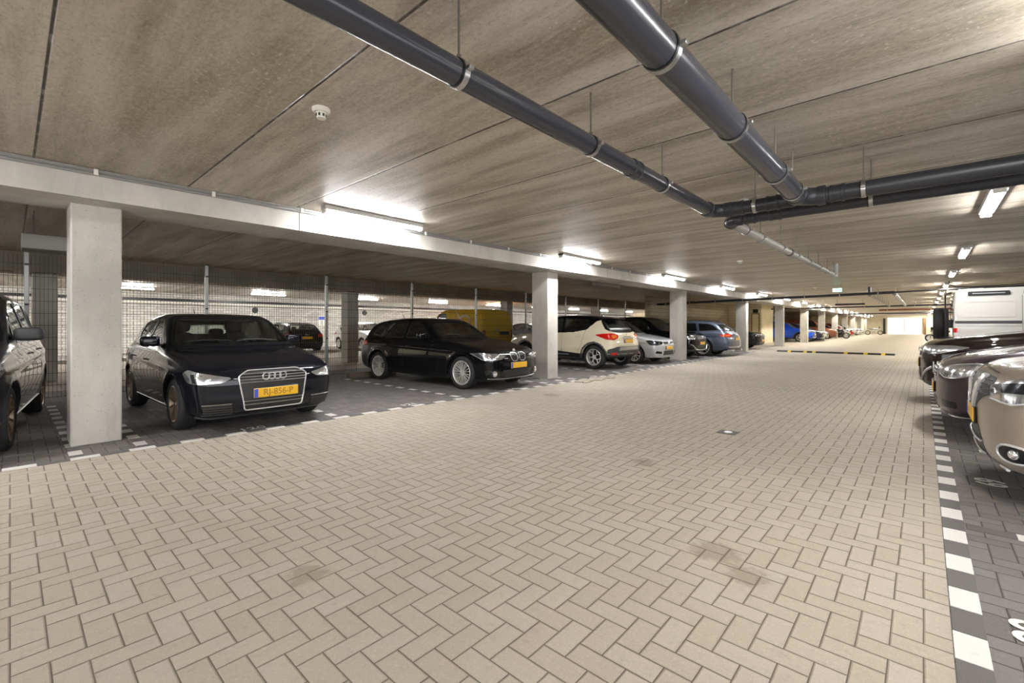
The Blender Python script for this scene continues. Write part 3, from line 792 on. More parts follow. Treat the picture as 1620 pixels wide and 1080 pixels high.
class Car:
    def __init__(s, name, sp, cell=.025):
        s.sp = sp; s.L, s.W, s.H = sp['L'], sp['W'], sp['H']; s.fo, s.wb, s.R = sp['fo'], sp['wb'], sp['R']; s.xm = s.fo + s.wb / 2
        s.root = empty(name); s.zs = zq = sp.get('zs', 1.)
        L, W, H = s.L, s.W, s.H; hw = W / 2; zb = sp['zb']
        if sp.get('auto', True):
            sp['g1'] = sp['g1'] * .86
            for key, ex in (('windshield', .06), ('rear_window', .14)):
                if not sp.get(key): continue
                P = np.array(sp[key]); z0, z1 = P[:, 1].min(), P[:, 1].max()
                g = lambda z: hw * (sp['g0'] - sp['g1'] * max((z - zb) / (H - zb), 0) ** sp.get('gp', 1.2)) - ex
                y0, y1 = g(z0), g(z1); sp[key] = rnd([(-y0, z0), (y0, z0), (y1, z1), (-y1, z1)], .06)
        s.g_raw = (sp['g0'], sp['g1'], zb, H)
        if zq != 1.:
            Z2 = lambda P: [(a, .2 + (b_ - .2) * zq if b_ > .2 else b_) for a, b_ in P]
            sp = dict(sp)
            for key in ('body', 'cab', 'windshield', 'rear_window'):
                if sp.get(key): sp[key] = Z2(sp[key])
            sp['side_windows'] = [Z2(w) for w in sp['side_windows']]; sp['sec'] = [(.2 + (a - .2) * zq if a > .2 else a, b_) for a, b_ in sp['sec']]
            sp['crease'] = [(.2 + (a - .2) * zq, .2 + (b_ - .2) * zq, c_, d_) for a, b_, c_, d_ in sp.get('crease', [])]
            zb = sp['zb'] = .2 + (zb - .2) * zq; H = s.H = .2 + (H - .2) * zq
        fb_ = sdfgrid(bspl(sp['body'], 5), -.35, L + .35, -.1, H + .3, .0125)
        fc_ = sdfgrid(bspl(sp['cab'], 5), -.35, L + .35, -.1, H + .3, .0125)
        h = cell; o = (-.12, -hw - .12, sp['body_lo'] - .12 if 'body_lo' in sp else .04)
        ny = int(round((hw + .12) / h)) * 2 + 1; o = (o[0], -(ny - 1) / 2 * h, o[2])
        t = np.arange(o[0], L + .14, h); y = o[1] + np.arange(ny) * h; z = np.arange(o[2], H + .12, h)
        T, Y, Z = np.meshgrid(t, y, z, indexing='ij'); T = T.astype(np.float32); Y = Y.astype(np.float32); Z = Z.astype(np.float32)
        A = np.clip(np.abs(Y) / hw, 0, 1.15)
        p = sp.get('bp', 3.0)
        wf = np.clip(1 - T / (.42 * L), 0, 1) ** .7; wr = np.clip((T - .6 * L) / (.4 * L), 0, 1) ** .7
        Tb = T - sp['bf'] * wf * A ** p + sp['br'] * wr * A ** p
        d1 = fb_(Tb, Z)
        plan = np.interp(T, [q[0] for q in sp['plan']], [q[1] for q in sp['plan']])
        ker = np.ones(9) / 9
        pl1 = np.convolve(np.pad(np.interp(t, [q[0] for q in sp['plan']], [q[1] for q in sp['plan']]), 4, 'edge'), ker, 'valid'); plan = np.interp(T, t, pl1)
        sec = np.interp(Z, [q[0] for q in sp['sec']], [q[1] for q in sp['sec']])
        zf = np.linspace(0, 2.6, 261); s1 = np.convolve(np.pad(np.interp(zf, [q[0] for q in sp['sec']], [q[1] for q in sp['sec']]), 3, 'edge'), np.ones(7) / 7, 'valid'); sec = np.interp(Z, zf, s1)
        w_ = hw * plan * sec
        for (za, zc_, dep, wd) in sp.get('crease', []):      # character lines from nose height za to tail height zc_
            zl = za + (zc_ - za) * T / L; w_ = w_ + dep * np.exp(-((Z - zl) / wd) ** 2)
        for ta in (s.fo, s.fo + s.wb):
            r = np.hypot(T - ta, Z - s.R); w_ = w_ + sp.get('flare', .014) * np.exp(-((r - s.R - .05) / .055) ** 2) * (Z > .1)
        d2 = np.abs(Y) - w_
        k1 = sp.get('k1', .09)
        F = smax(d1, d2 * .95, k1)
        # cabin
        bw = sp.get('bw', .1); mid = sp.get('cmid', L * .5)
        wf2 = np.clip((mid - T) / (mid * .6), 0, 1); wr2 = np.clip((T - mid) / ((L - mid) * .8), 0, 1)
        Tc = T - bw * wf2 * A ** 2 + sp.get('brc', .06) * wr2 * A ** 2
        g1 = fc_(Tc, Z + sp.get('crown', .035) * A ** 2 * np.clip((Z - zb) / (H - zb), 0, 1))
        rel = np.clip((Z - zb) / (H - zb), -.3, 1.2)
        gy = hw * (sp['g0'] - sp['g1'] * np.clip(rel, 0, 2) ** sp.get('gp', 1.2)) * np.interp(T, [q[0] for q in sp['cplan']], [q[1] for q in sp['cplan']])
        g2 = (np.abs(Y) - gy) * .93
        Gc = smax(g1, g2, sp.get('k2', .09))
        F = smin(F, Gc, sp.get('k3', .05))
        for ta in (s.fo, s.fo + s.wb):
            r = np.hypot(T - ta, Z - s.R) - (s.R + sp.get('gap', .045)); cav = smax(r, (hw - .26) - np.abs(Y), .02)
            F = smax(F, -cav, .012)
        F = F.astype(np.float32)
        P, Q = nets(F, o, h); P = project(P, F, o, h)
        s.gy = lambda tt, zz: hw * (sp['g0'] - sp['g1'] * max((zz - zb) / (H - zb), 0) ** sp.get('gp', 1.2))
        # to car space: nose at +x
        V = P.copy(); V[:, 0] = s.xm - P[:, 0]; Q = Q[:, ::-1]
        s.bvh = BVHTree.FromPolygons([tuple(v) for v in V], [tuple(q) for q in Q])
        cen = P[Q].mean(1); keep = np.ones(len(Q), bool)
        nrm = np.cross(V[Q[:, 2]] - V[Q[:, 0]], V[Q[:, 3]] - V[Q[:, 1]]); nrm /= np.linalg.norm(nrm, axis=1)[:, None] + 1e-9
        if (nrm[cen[:, 2] > H - .03][:, 2]).mean() < 0: Q = Q[:, ::-1]; nrm = -nrm
        above = cen[:, 2] > sp.get('wmin', .7)
        for w in sp['side_windows']:
            keep &= ~(inpoly(cen[:, 0], cen[:, 2], w) & (np.abs(nrm[:, 1]) > .45) & above)
        keep &= ~(inpoly(cen[:, 1], cen[:, 2], sp['windshield']) & (nrm[:, 0] > .25) & (cen[:, 0] < L * .62) & above)
        if sp.get('rear_window'): keep &= ~(inpoly(cen[:, 1], cen[:, 2], sp['rear_window']) & (nrm[:, 0] < -.2) & (cen[:, 0] > L * .6) & above)
        slot = np.zeros(len(Q), int)
        rw = np.minimum(np.hypot(cen[:, 0] - s.fo, cen[:, 2] - s.R), np.hypot(cen[:, 0] - s.fo - s.wb, cen[:, 2] - s.R))
        well = (rw < s.R + .06) & (np.abs(nrm[:, 1]) < .8) & (np.abs(cen[:, 1]) < hw - .035); well |= (np.abs(cen[:, 1]) < hw - .2) & (rw < s.R + .05)
        slot[well | (nrm[:, 2] < -.8) & (cen[:, 2] < .42)] = 2
        if 'cladz' in sp:
            cz = sp['cladz']; slot[(slot == 0) & ((cen[:, 2] < cz) | ((rw < s.R + .105) & (cen[:, 2] < s.R * 2 + .14) & (np.abs(nrm[:, 1]) > .5)))] = 1
        if 'roof_black' in sp: slot[(cen[:, 2] > sp['roof_black']) & (slot == 0) & ~((cen[:, 0] < s.L * .3))] = 3
        if 'pf' in sp: slot = sp['pf'](cen, nrm, slot)
        Q = Q[keep]; slot = slot[keep]
        me = bpy.data.meshes.new('body'); me.from_pydata(V.tolist(), [], Q.tolist())
        for m in (sp['paint'], sp.get('clad', M_CLAD), M_WELL, sp.get('roofpaint', P_BLACK)): me.materials.append(m)
        me.polygons.foreach_set('material_index', slot.astype(np.int32)); me.polygons.foreach_set('use_smooth', [True] * len(me.polygons))
        me.set_sharp_from_angle(angle=math.radians(48))
        bm = bmesh.new(); bm.from_mesh(me); bmesh.ops.delete(bm, geom=[v for v in bm.verts if not v.link_faces], context='VERTS'); bm.to_mesh(me); bm.free()
        s.body = bpy.data.objects.new('body', me); C.objects.link(s.body); s.body.parent = s.root
        s.mirrors = []
    # ---- patches laid on the body
    def zz(s, z): return .2 + (z - .2) * s.zs if z > .2 else z
    def ray(s, view, a, b_):
        if view != 'T': b_ = s.zz(b_)
        if view == 'L': o, d = Vector((s.xm - a, 4, b_)), Vector((0, -1, 0))
        elif view == 'R': o, d = Vector((s.xm - a, -4, b_)), Vector((0, 1, 0))
        elif view == 'F': o, d = Vector((8, a, b_)), Vector((-1, 0, 0))
        elif view == 'B': o, d = Vector((-8, a, b_)), Vector((1, 0, 0))
        elif view == 'T': o, d = Vector((s.xm - a, b_, 5)), Vector((0, 0, -1))
        else:
            ang = view; n = Vector((math.cos(ang), math.sin(ang), 0)); u = Vector((-math.sin(ang), math.cos(ang), 0))
            o = n * 8 + u * a + Vector((0, 0, b_)); d = -n
        h, nn, i, ds = s.bvh.ray_cast(o, d)
        if h is None: return None
        if nn.dot(d) > 0: nn = -nn
        return h, nn
    def uv(s, view, p):
        """approximate 3D point (t,y,z) -> plane coordinates of an angled view"""
        u = Vector((-math.sin(view), math.cos(view), 0)); q = Vector((s.xm - p[0], p[1], 0)); return (q.dot(u), p[2])
    def patch(s, name, view, pts, mat, off=.004, thick=.012, parent=None, hole=None, step=.045, label=None, cutr=None):
        pts = [tuple(p) for p in pts]
        if hole is None:
            V = []
            n = len(pts)
            for i in range(n):
                a, b_ = pts[i], pts[(i + 1) % n]; L = math.dist(a, b_); k = max(1, int(L / step))
                for j in range(k): V.append((a[0] + (b_[0] - a[0]) * j / k, a[1] + (b_[1] - a[1]) * j / k))
            n = len(V); A = np.array(V); x0, z0 = A.min(0); x1, z1 = A.max(0)
            gx, gz = np.meshgrid(np.arange(x0 + step / 2, x1, step), np.arange(z0 + step / 2, z1, step)); g = np.stack([gx.ravel(), gz.ravel()], 1)
            if len(g):
                ok = inpoly(g[:, 0], g[:, 1], A)
                g = g[ok]
                if len(g): dd = np.sqrt(((g[:, None] - A[None]) ** 2).sum(2)).min(1); g = g[dd > step * .35]
            vs = [Vector(v) for v in V] + [Vector(tuple(v)) for v in g]
            r = delaunay_2d_cdt(vs, [], [list(range(n))], 1, 1e-5); v2, f2 = r[0], r[2]
            bnd = None
        else:
            A, B = np.array(pts), np.array(hole); n = len(A); rows = 3; v2 = []; f2 = []
            for k in range(rows + 1):
                for i in range(n): v2.append(Vector(tuple(A[i] + (B[i] - A[i]) * k / rows)))
            for k in range(rows):
                for i in range(n): f2.append([k * n + i, k * n + (i + 1) % n, (k + 1) * n + (i + 1) % n, (k + 1) * n + i])
        out = []; last = None; nrm = []
        hits = [s.ray(view, v[0], v[1]) for v in v2]
        for i, h in enumerate(hits):
            if h is None:
                js = [j for j in range(len(v2)) if hits[j] is not None]
                if not js: return None
                j = min(js, key=lambda j: (v2[j] - v2[i]).length); h = hits[j]
            out.append(h[0]); nrm.append(h[1])
        # edges used once are the border: they get a skirt down into the body
        ed = {}
        for f in f2:
            for i in range(len(f)):
                e = (f[i], f[(i + 1) % len(f)]); ed[tuple(sorted(e))] = ed.get(tuple(sorted(e)), []) + [e]
        top = [out[i] + nrm[i] * off for i in range(len(out))]; low = {}
        faces = [list(f) for f in f2]; vs = list(top)
        for k, es in ed.items():
            if len(es) == 1:
                a, b_ = es[0]
                for q in (a, b_):
                    if q not in low: low[q] = len(vs); vs.append(out[q] - nrm[q] * thick)
                faces.append([b_, a, low[a], low[b_]])
        me = bpy.data.meshes.new(name); me.from_pydata([tuple(v) for v in vs], [], faces); me.materials.append(mat)
        # face winding outward
        if len(f2):
            f = f2[0]; nn = (vs[f[1]] - vs[f[0]]).cross(vs[f[2]] - vs[f[0]])
            if nn.dot(nrm[f[0]]) < 0: me.flip_normals()
        me.polygons.foreach_set('use_smooth', [True] * len(me.polygons)); me.set_sharp_from_angle(angle=math.radians(40))
        o = bpy.data.objects.new(name, me); C.objects.link(o); o.parent = parent or s.root
        if label: o['label'] = label
        return o
    def both(s, name, view, pts, mat, **k):
        """the same patch on both flanks; view 'L' or an angle"""
        r = []
        r.append(s.patch(name, view, pts, mat, **k))
        if view in ('F', 'B'): r.append(s.patch(name, view, [(-a, b_) for a, b_ in pts], mat, **k))
        elif view == 'L': r.append(s.patch(name, 'R', pts, mat, **k))
        elif view == 'T': r.append(s.patch(name, view, [(a, -b_) for a, b_ in pts], mat, **k))
        else: r.append(s.patch(name, -view, [(-a, b_) for a, b_ in pts], mat, **k))
        return r
    def angled(s, name, ang, pts3, mat, r=.03, **k):
        """patch round a corner from rough 3D points on the left side, mirrored to the right. ang from the nose direction"""
        p = [s.uv(ang, q) for q in pts3]
        return s.both(name, ang, rnd(p, r) if r else p, mat, **k)
    def ring(s, name, view, pts, mat, wo=.022, wi=.014, **k):
        P = np.array(pts); n = len(P); Vn = []
        ar = sum(P[i][0] * P[(i + 1) % n][1] - P[(i + 1) % n][0] * P[i][1] for i in range(n)); sg = 1 if ar > 0 else -1
        for i in range(n):
            e = P[(i + 1) % n] - P[i - 1]; L = np.hypot(*e) + 1e-9; Vn.append((e[1] / L * sg, -e[0] / L * sg))
        Vn = np.array(Vn)
        A, B = P + Vn * wo, P - Vn * wi
        # resample long edges
        def res(X):
            o = []
            for i in range(n):
                k_ = max(1, int(np.hypot(*(P[(i + 1) % n] - P[i])) / .05))
                for j in range(k_): o.append(X[i] + (X[(i + 1) % n] - X[i]) * j / k_)
            return o
        return s.patch(name, view, res(A), mat, hole=res(B), **k)
    def line(s, view, pts, wd=.006, mat=None, b=None, off=.0015):
        """thin strip lying on the body, collected into a builder"""
        P = []
        for i in range(len(pts) - 1):
            a, c = pts[i], pts[i + 1]; k = max(1, int(math.dist(a, c) / .04))
            for j in range(k): P.append((a[0] + (c[0] - a[0]) * j / k, a[1] + (c[1] - a[1]) * j / k))
        P.append(pts[-1]); vs = []; 
        for i, p in enumerate(P):
            a, c = P[max(i - 1, 0)], P[min(i + 1, len(P) - 1)]; L = math.dist(a, c) + 1e-9; nx, nz = -(c[1] - a[1]) / L, (c[0] - a[0]) / L
            for sg in (-1, 1):
                h = s.ray(view, p[0] + nx * sg * wd / 2, p[1] + nz * sg * wd / 2)
                vs.append(None if h is None else h[0] + h[1] * off)
        for i in range(len(P) - 1):
            q = [vs[2 * i], vs[2 * i + 1], vs[2 * i + 3], vs[2 * i + 2]]
            if all(v is not None for v in q) and (q[0] - q[3]).length < .2: b.add(q, [(0, 1, 2, 3)])
    # ---- common equipment
    def windows(s, g_side=None, g_front=None, g_rear=None, rub=None):
        sp = s.sp; rub = rub or M_RUB
        for w in sp['side_windows']:
            for v in ('L', 'R'):
                s.ring('window_seal', v, w, rub, off=.003)
                s.patch('side_window', v, w, g_side or G_TINT, off=-.004, thick=-.004, step=.09)
        f = s.ring('windscreen_seal', 'F', sp['windshield'], rub, off=.003, wo=.02, wi=.016)
        s.patch('windscreen', 'F', sp['windshield'], g_front or G_CLEAR, off=-.004, thick=-.004, step=.09)
        if sp.get('rear_window'):
            s.ring('rear_seal', 'B', sp['rear_window'], rub, off=.003, wo=.024, wi=.02)
            s.patch('rear_window', 'B', sp['rear_window'], g_rear or G_TINT, off=-.004, thick=-.004, step=.09)
    def seams(s, side=(), front=(), top=(), back=()):
        b = MB()
        for l in side: s.line('L', l, b=b); s.line('R', l, b=b)
        for l in front: s.line('F', l, b=b); s.line('F', [(-a, c) for a, c in l], b=b)
        for l in back: s.line('B', l, b=b); s.line('B', [(-a, c) for a, c in l], b=b)
        for l in top: s.line('T', l, b=b); s.line('T', [(a, -c) for a, c in l], b=b)
        if b.v: b.build('panel_gap', M_RUB, s.root, True)
    def wheels(s, style, rim, wd=.205, mat2=None, rr=None):
        R = s.R; rr = rr or R * .68; proto = None
        for ax, t in enumerate((s.fo, s.fo + s.wb)):
            for sg in (1, -1):
                x = s.xm - t; y = sg * (s.W / 2 - wd / 2 - .022)
                if proto is None:
                    b = MB(); hw = wd / 2
                    b.lathe([(rr, -hw + .012), (rr + .02, -hw), (R - .045, -hw - .004), (R - .012, -hw + .014), (R, -hw + .035), (R, -.045), (R - .007, -.043), (R - .007, -.037), (R, -.035),
                             (R, -.004), (R - .007, -.003), (R - .007, .003), (R, .004), (R, .035), (R - .007, .037), (R - .007, .043), (R, .045),
                             (R, hw - .035), (R - .012, hw - .014), (R - .045, hw + .004), (rr + .02, hw), (rr, hw - .012)], n=48)
                    wo = b.build('wheel', M_TYRE, s.root, True)
                    b = MB(); b.lathe([(rr + .012, hw - .008), (rr + .002, hw - .002), (rr - .012, hw - .01), (rr - .02, hw - .03), (rr - .03, -.02), (rr - .03, -hw + .02), (rr, -hw + .012)], n=40)
                    b.lathe([(0, hw - .02), (.028, hw - .02), (.032, hw - .03), (.06, hw - .035), (.062, hw - .06), (0, hw - .06)], n=20)
                    yo = lambda u, v, h: (u, h, v)
                    def spoke(a0, r0, w0, a1, r1, w1, y0=hw - .03, y1=hw - .012):
                        c0, s0, c1, s1 = math.cos(a0), math.sin(a0), math.cos(a1), math.sin(a1)
                        p = [(r0 * c0 + s0 * w0, r0 * s0 - c0 * w0), (r1 * c1 + s1 * w1, r1 * s1 - c1 * w1), (r1 * c1 - s1 * w1, r1 * s1 + c1 * w1), (r0 * c0 - s0 * w0, r0 * s0 + c0 * w0)]
                        vs = [(p[0][0], y0, p[0][1]), (p[1][0], y1, p[1][1]), (p[2][0], y1, p[2][1]), (p[3][0], y0, p[3][1])]
                        vs += [(v[0], v[1] - .03, v[2]) for v in vs]
                        b.add(vs, [(0, 1, 2, 3), (7, 6, 5, 4), (0, 4, 5, 1), (1, 5, 6, 2), (2, 6, 7, 3), (3, 7, 4, 0)])
                    ns = {'multi': 10, 'five': 5, 'twin': 5, 'ten': 10, 'swirl': 5, 'steel': 8}[style]
                    for k in range(ns):
                        a = 2 * PI * k / ns + .3
                        if style == 'multi': spoke(a - .03, .04, .006, a - .15, rr - .015, .006); spoke(a + .03, .04, .006, a + .15, rr - .015, .006)
                        elif style == 'five': spoke(a, .04, .03, a, rr - .015, .02)
                        elif style == 'twin': spoke(a - .12, .045, .012, a - .2, rr - .015, .013); spoke(a + .12, .045, .012, a + .2, rr - .015, .013)
                        elif style == 'ten': spoke(a, .04, .012, a, rr - .015, .014)
                        elif style == 'swirl':
                            spoke(a, .045, .012, a + .05, rr * .5, .010); spoke(a + .05, rr * .48, .010, a - .36, rr - .015, .009); spoke(a + .05, rr * .48, .010, a + .34, rr - .015, .009); spoke(a - .36, rr - .03, .011, a - .1, rr * .62, .009)
                        else: spoke(a, .05, .03, a, rr - .02, .032)
                    b.cur = 1
                    b.lathe([(0, 0), (rr - .05, 0), (rr - .05, -.01), (0, -.01)], n=28)
                    ro = b.build('rim', [rim, mat2 or M_WELL], wo, True)
                    proto = (wo, ro); wo.location = (x, y, R)
                    wo.rotation_euler = (0, 0, 0 if sg > 0 else PI)
                else:
                    w2 = proto[0].copy(); C.objects.link(w2); r2 = proto[1].copy(); C.objects.link(r2); r2.parent = w2
                    w2.location = (x, y, R); w2.rotation_euler = (0, .4 * ax, 0 if sg > 0 else PI)
    def mirror_caps(s, t, z, mat, size=(.065, .105, .068)):
        z = s.zz(z)
        for sg in (1, -1):
            y = s.gy(t, z) + .13
            b = MB(); b.ell((s.xm - t, sg * y, z), size, 4.2, 20, 14); 
            o = b.build('door_mirror', mat, s.root, True)
            b = MB(); b.bbox((s.xm - t - .02, sg * (y - .1), z - .05), (.07, .1, .03), .01); b.build('mirror_arm', M_TRIM, o)
            b = MB(); b.ell((s.xm - t - size[0] * .8, sg * y, z), (.012, size[1] * .86, size[2] * .8), 3, 12, 8); b.build('mirror_glass', M_CHROME, o, True)
    def handles(s, pts, mat):
        for sg in (1, -1):
            for t, z in pts:
                h = s.ray('L' if sg > 0 else 'R', t, z)
                if h is None: continue
                y = h[0][1] + sg * .02; z = h[0][2]
                b = MB(); b.ell((s.xm - t, y, z), (.09, .012, .014), 3, 14, 8); b.bbox((s.xm - t - .07, y - sg * .014, z), (.02, .03, .018), .003); b.bbox((s.xm - t + .07, y - sg * .014, z), (.02, .03, .018), .003)
                b.build('door_handle', mat, s.root, True)
    def interior(s, tf, zs, wheel_side=1, dash_t=None):
        """seats, dashboard and steering wheel; tf is the t of the front seats"""
        W = s.W / 2; zs = s.zz(zs)
        for sg in (1, -1):
            b = MB(); x = s.xm - tf; y = sg * .36
            b.ell((x, y, zs), (.25, .24, .09), 3, 14, 8); b.ell((x - .26, y, zs + .3), (.09, .23, .34), 3, 14, 10); st = b.build('front_seat', M_INT, s.root, True)
            b = MB(); b.ell((x - .3, y, zs + .72), (.05, .13, .09), 2.8, 12, 8); b.build('headrest', M_INT, st, True)
        b = MB(); x = s.xm - tf - .85; b.ell((x, 0, zs + .02), (.24, W - .18, .1), 4, 20, 8); b.ell((x - .26, 0, zs + .28), (.09, W - .2, .32), 4, 20, 8); st = b.build('rear_bench', M_INT, s.root, True)
        for yy in (-.36, .36):
            b = MB(); b.ell((x - .3, yy, zs + .62), (.05, .12, .07), 2.8, 12, 8); b.build('headrest', M_INT, st, True)
        xd = s.xm - (dash_t or tf - .62)
        b = MB(); b.ell((xd, 0, zs + .28), (.26, W - .14, .14), 4, 24, 10); b.build('dashboard', M_DASH, s.root, True)
        b = MB(); b.ell((s.xm - tf - .15, 0, zs - .22), (1.3, W - .13, .06), 5, 20, 6); b.build('cabin_floor', M_WELL, s.root, True)
        b = MB()
        for k in range(24):
            pass
        pts = [(xd - .34 + .06 * math.sin(a), wheel_side * .36 + .18 * math.cos(a), zs + .36 + .17 * math.sin(a)) for a in [2 * PI * k / 24 for k in range(25)]]
        b.tube(pts, .014, 8, False); b.box((xd - .34, wheel_side * .36, zs + .36), (.04, .33, .05)); b.build('steering_wheel', M_DASH, s.root, True)
    def plate(s, view, y, z, txt=None, w=.52, hgt=.11, dark=False, back=False):
        sg = 1 if view == 'F' else -1
        h = s.ray(view, y, z); x = h[0][0] + sg * .012; 
        for yy in (-w / 2, w / 2):
            hh = s.ray(view, y + yy, z)
            if hh is not None: x = x
        z = h[0][2]; r = empty('licence_plate', (x, y, z)); r.parent = s.root; r.rotation_euler = (0, 0, 0 if sg > 0 else PI)
        b = MB(); b.bbox((0, 0, 0), (.012, w, hgt), .004); b.build('plate_board', M_TRIM if dark else M_PLY, r)
        b = MB(); b.bbox((.004, -w / 2 + .025, 0), (.01, .045, hgt - .008), .002)
        if not dark: b.build('blue_strip', M_PLB, r)
        b = MB(); b.bbox((-.008, 0, 0), (.012, w + .02, hgt + .02), .004); b.build('plate_holder', M_TRIM, r)
        if txt:
            text_mesh(txt, .105, 'plate_text', M_PLT, r, (.0075, .02, 0), (PI / 2, 0, PI / 2), .0004, .95)
        return r
    def badge(s, kind, view, y, z, r=.05):
        sg = 1 if view == 'F' else -1; h = s.ray(view, y, z)
        if h is None: return
        x = h[0][0] + sg * .022; z = h[0][2]; b = MB()
        def tor(cy, cz, R_, rr, n=28): b.tube([(x, cy + R_ * math.cos(2 * PI * k / n), cz + R_ * math.sin(2 * PI * k / n)) for k in range(n + 1)], rr, 6, False)
        if kind == 'rings':
            for k in range(4): tor(y + (k - 1.5) * r * 1.25, z, r * .78, r * .13)
        elif kind == 'round': tor(y, z, r, r * .12); b.lathe([(0, sg * .004), (r * .9, 0)], (x, y, z), 'x', 20)
        elif kind == 'vw':
            tor(y, z, r, r * .11)
            for a, c in (((-.5, .75), (0, -.05)), ((.5, .75), (0, -.05)), ((-.85, .3), (-.35, -.8)), ((.85, .3), (.35, -.8)), ((-.35, -.8), (0, -.1)), ((.35, -.8), (0, -.1))):
                b.tube([(x, y + a[0] * r, z + a[1] * r), (x, y + c[0] * r, z + c[1] * r)], r * .09, 5)
        elif kind == 'diamond':
            q = [(0, 1.25), (.8, 0), (0, -1.25), (-.8, 0), (0, 1.25)]; b.tube([(x, y + a * r, z + c * r) for a, c in q], r * .18, 6)
        elif kind == 'oval': b.ell((x, y, z), (.01, r * 1.3, r * .7), 2, 16, 8)
        b.build('badge', M_CHROME, s.root, True)
    def bar(s, name, view, pts, r, mat, off=.006, parent=None, label=None):
        """round or slim bar following the body along a polyline"""
        P = []
        for i in range(len(pts) - 1):
            a, c = pts[i], pts[i + 1]; k = max(1, int(math.dist(a, c) / .05))
            for j in range(k): P.append((a[0] + (c[0] - a[0]) * j / k, a[1] + (c[1] - a[1]) * j / k))
        P.append(pts[-1]); q = [s.ray(view, *p) for p in P]; q = [h[0] + h[1] * off for h in q if h]
        if len(q) < 2: return
        b = MB(); b.tube(q, r, 6); return b.build(name, mat, parent or s.root, True)
    def wipers(s):
        w = s.sp['windshield']; z0 = min(p[1] for p in w) + .02; b = MB()
        for a, c in ((-.02, .5), (-.58, -.08)):
            q = [s.ray('F', a + (c - a) * k / 6, z0 + .01 + .02 * math.sin(k / 6 * 3)) for k in range(7)]
            q = [h[0] + h[1] * .02 for h in q if h]
            if len(q) > 2: b.tube(q, .007, 5)
        b.build('wiper', M_TRIM, s.root, True)
    def antenna(s, t):
        h = s.ray('T', t, 0); b = MB(); p = h[0]; b.tube([p, p + Vector((-.05, 0, .03)), p + Vector((-.16, 0, .2))], [.014, .008, .003], 8); b.build('antenna', M_TRIM, s.root, True)
    def place(s, x, y, yaw, label, group=None, cat='car'):
        s.root.location = (x, y, 0); s.root.rotation_euler = (0, 0, yaw); tag(s.root, label, cat, group)

# ------------------------------------------------------------------ car types
def secs(zb, lo=.18, tuck=.90):
    return [(lo - .1, tuck - .04), (lo, tuck), (lo + .1, .955), (.42, .985), (.56, 1.), (.70, .997), (zb - .08, .975), (zb, .945), (zb + .12, .90), (2.5, .8)]
def plans(L, n=.87, r=.89): return [(0, n), (.25, .93), (.6, .98), (1.0, 1), (L - 1.0, 1), (L - .5, .98), (L - .15, .93), (L, r)]
def cpl(L, a=.94, b_=.9): return [(.9, a), (1.7, 1.), (L - 1.3, 1.), (L - .2, b_)]
def mirr(w): return w

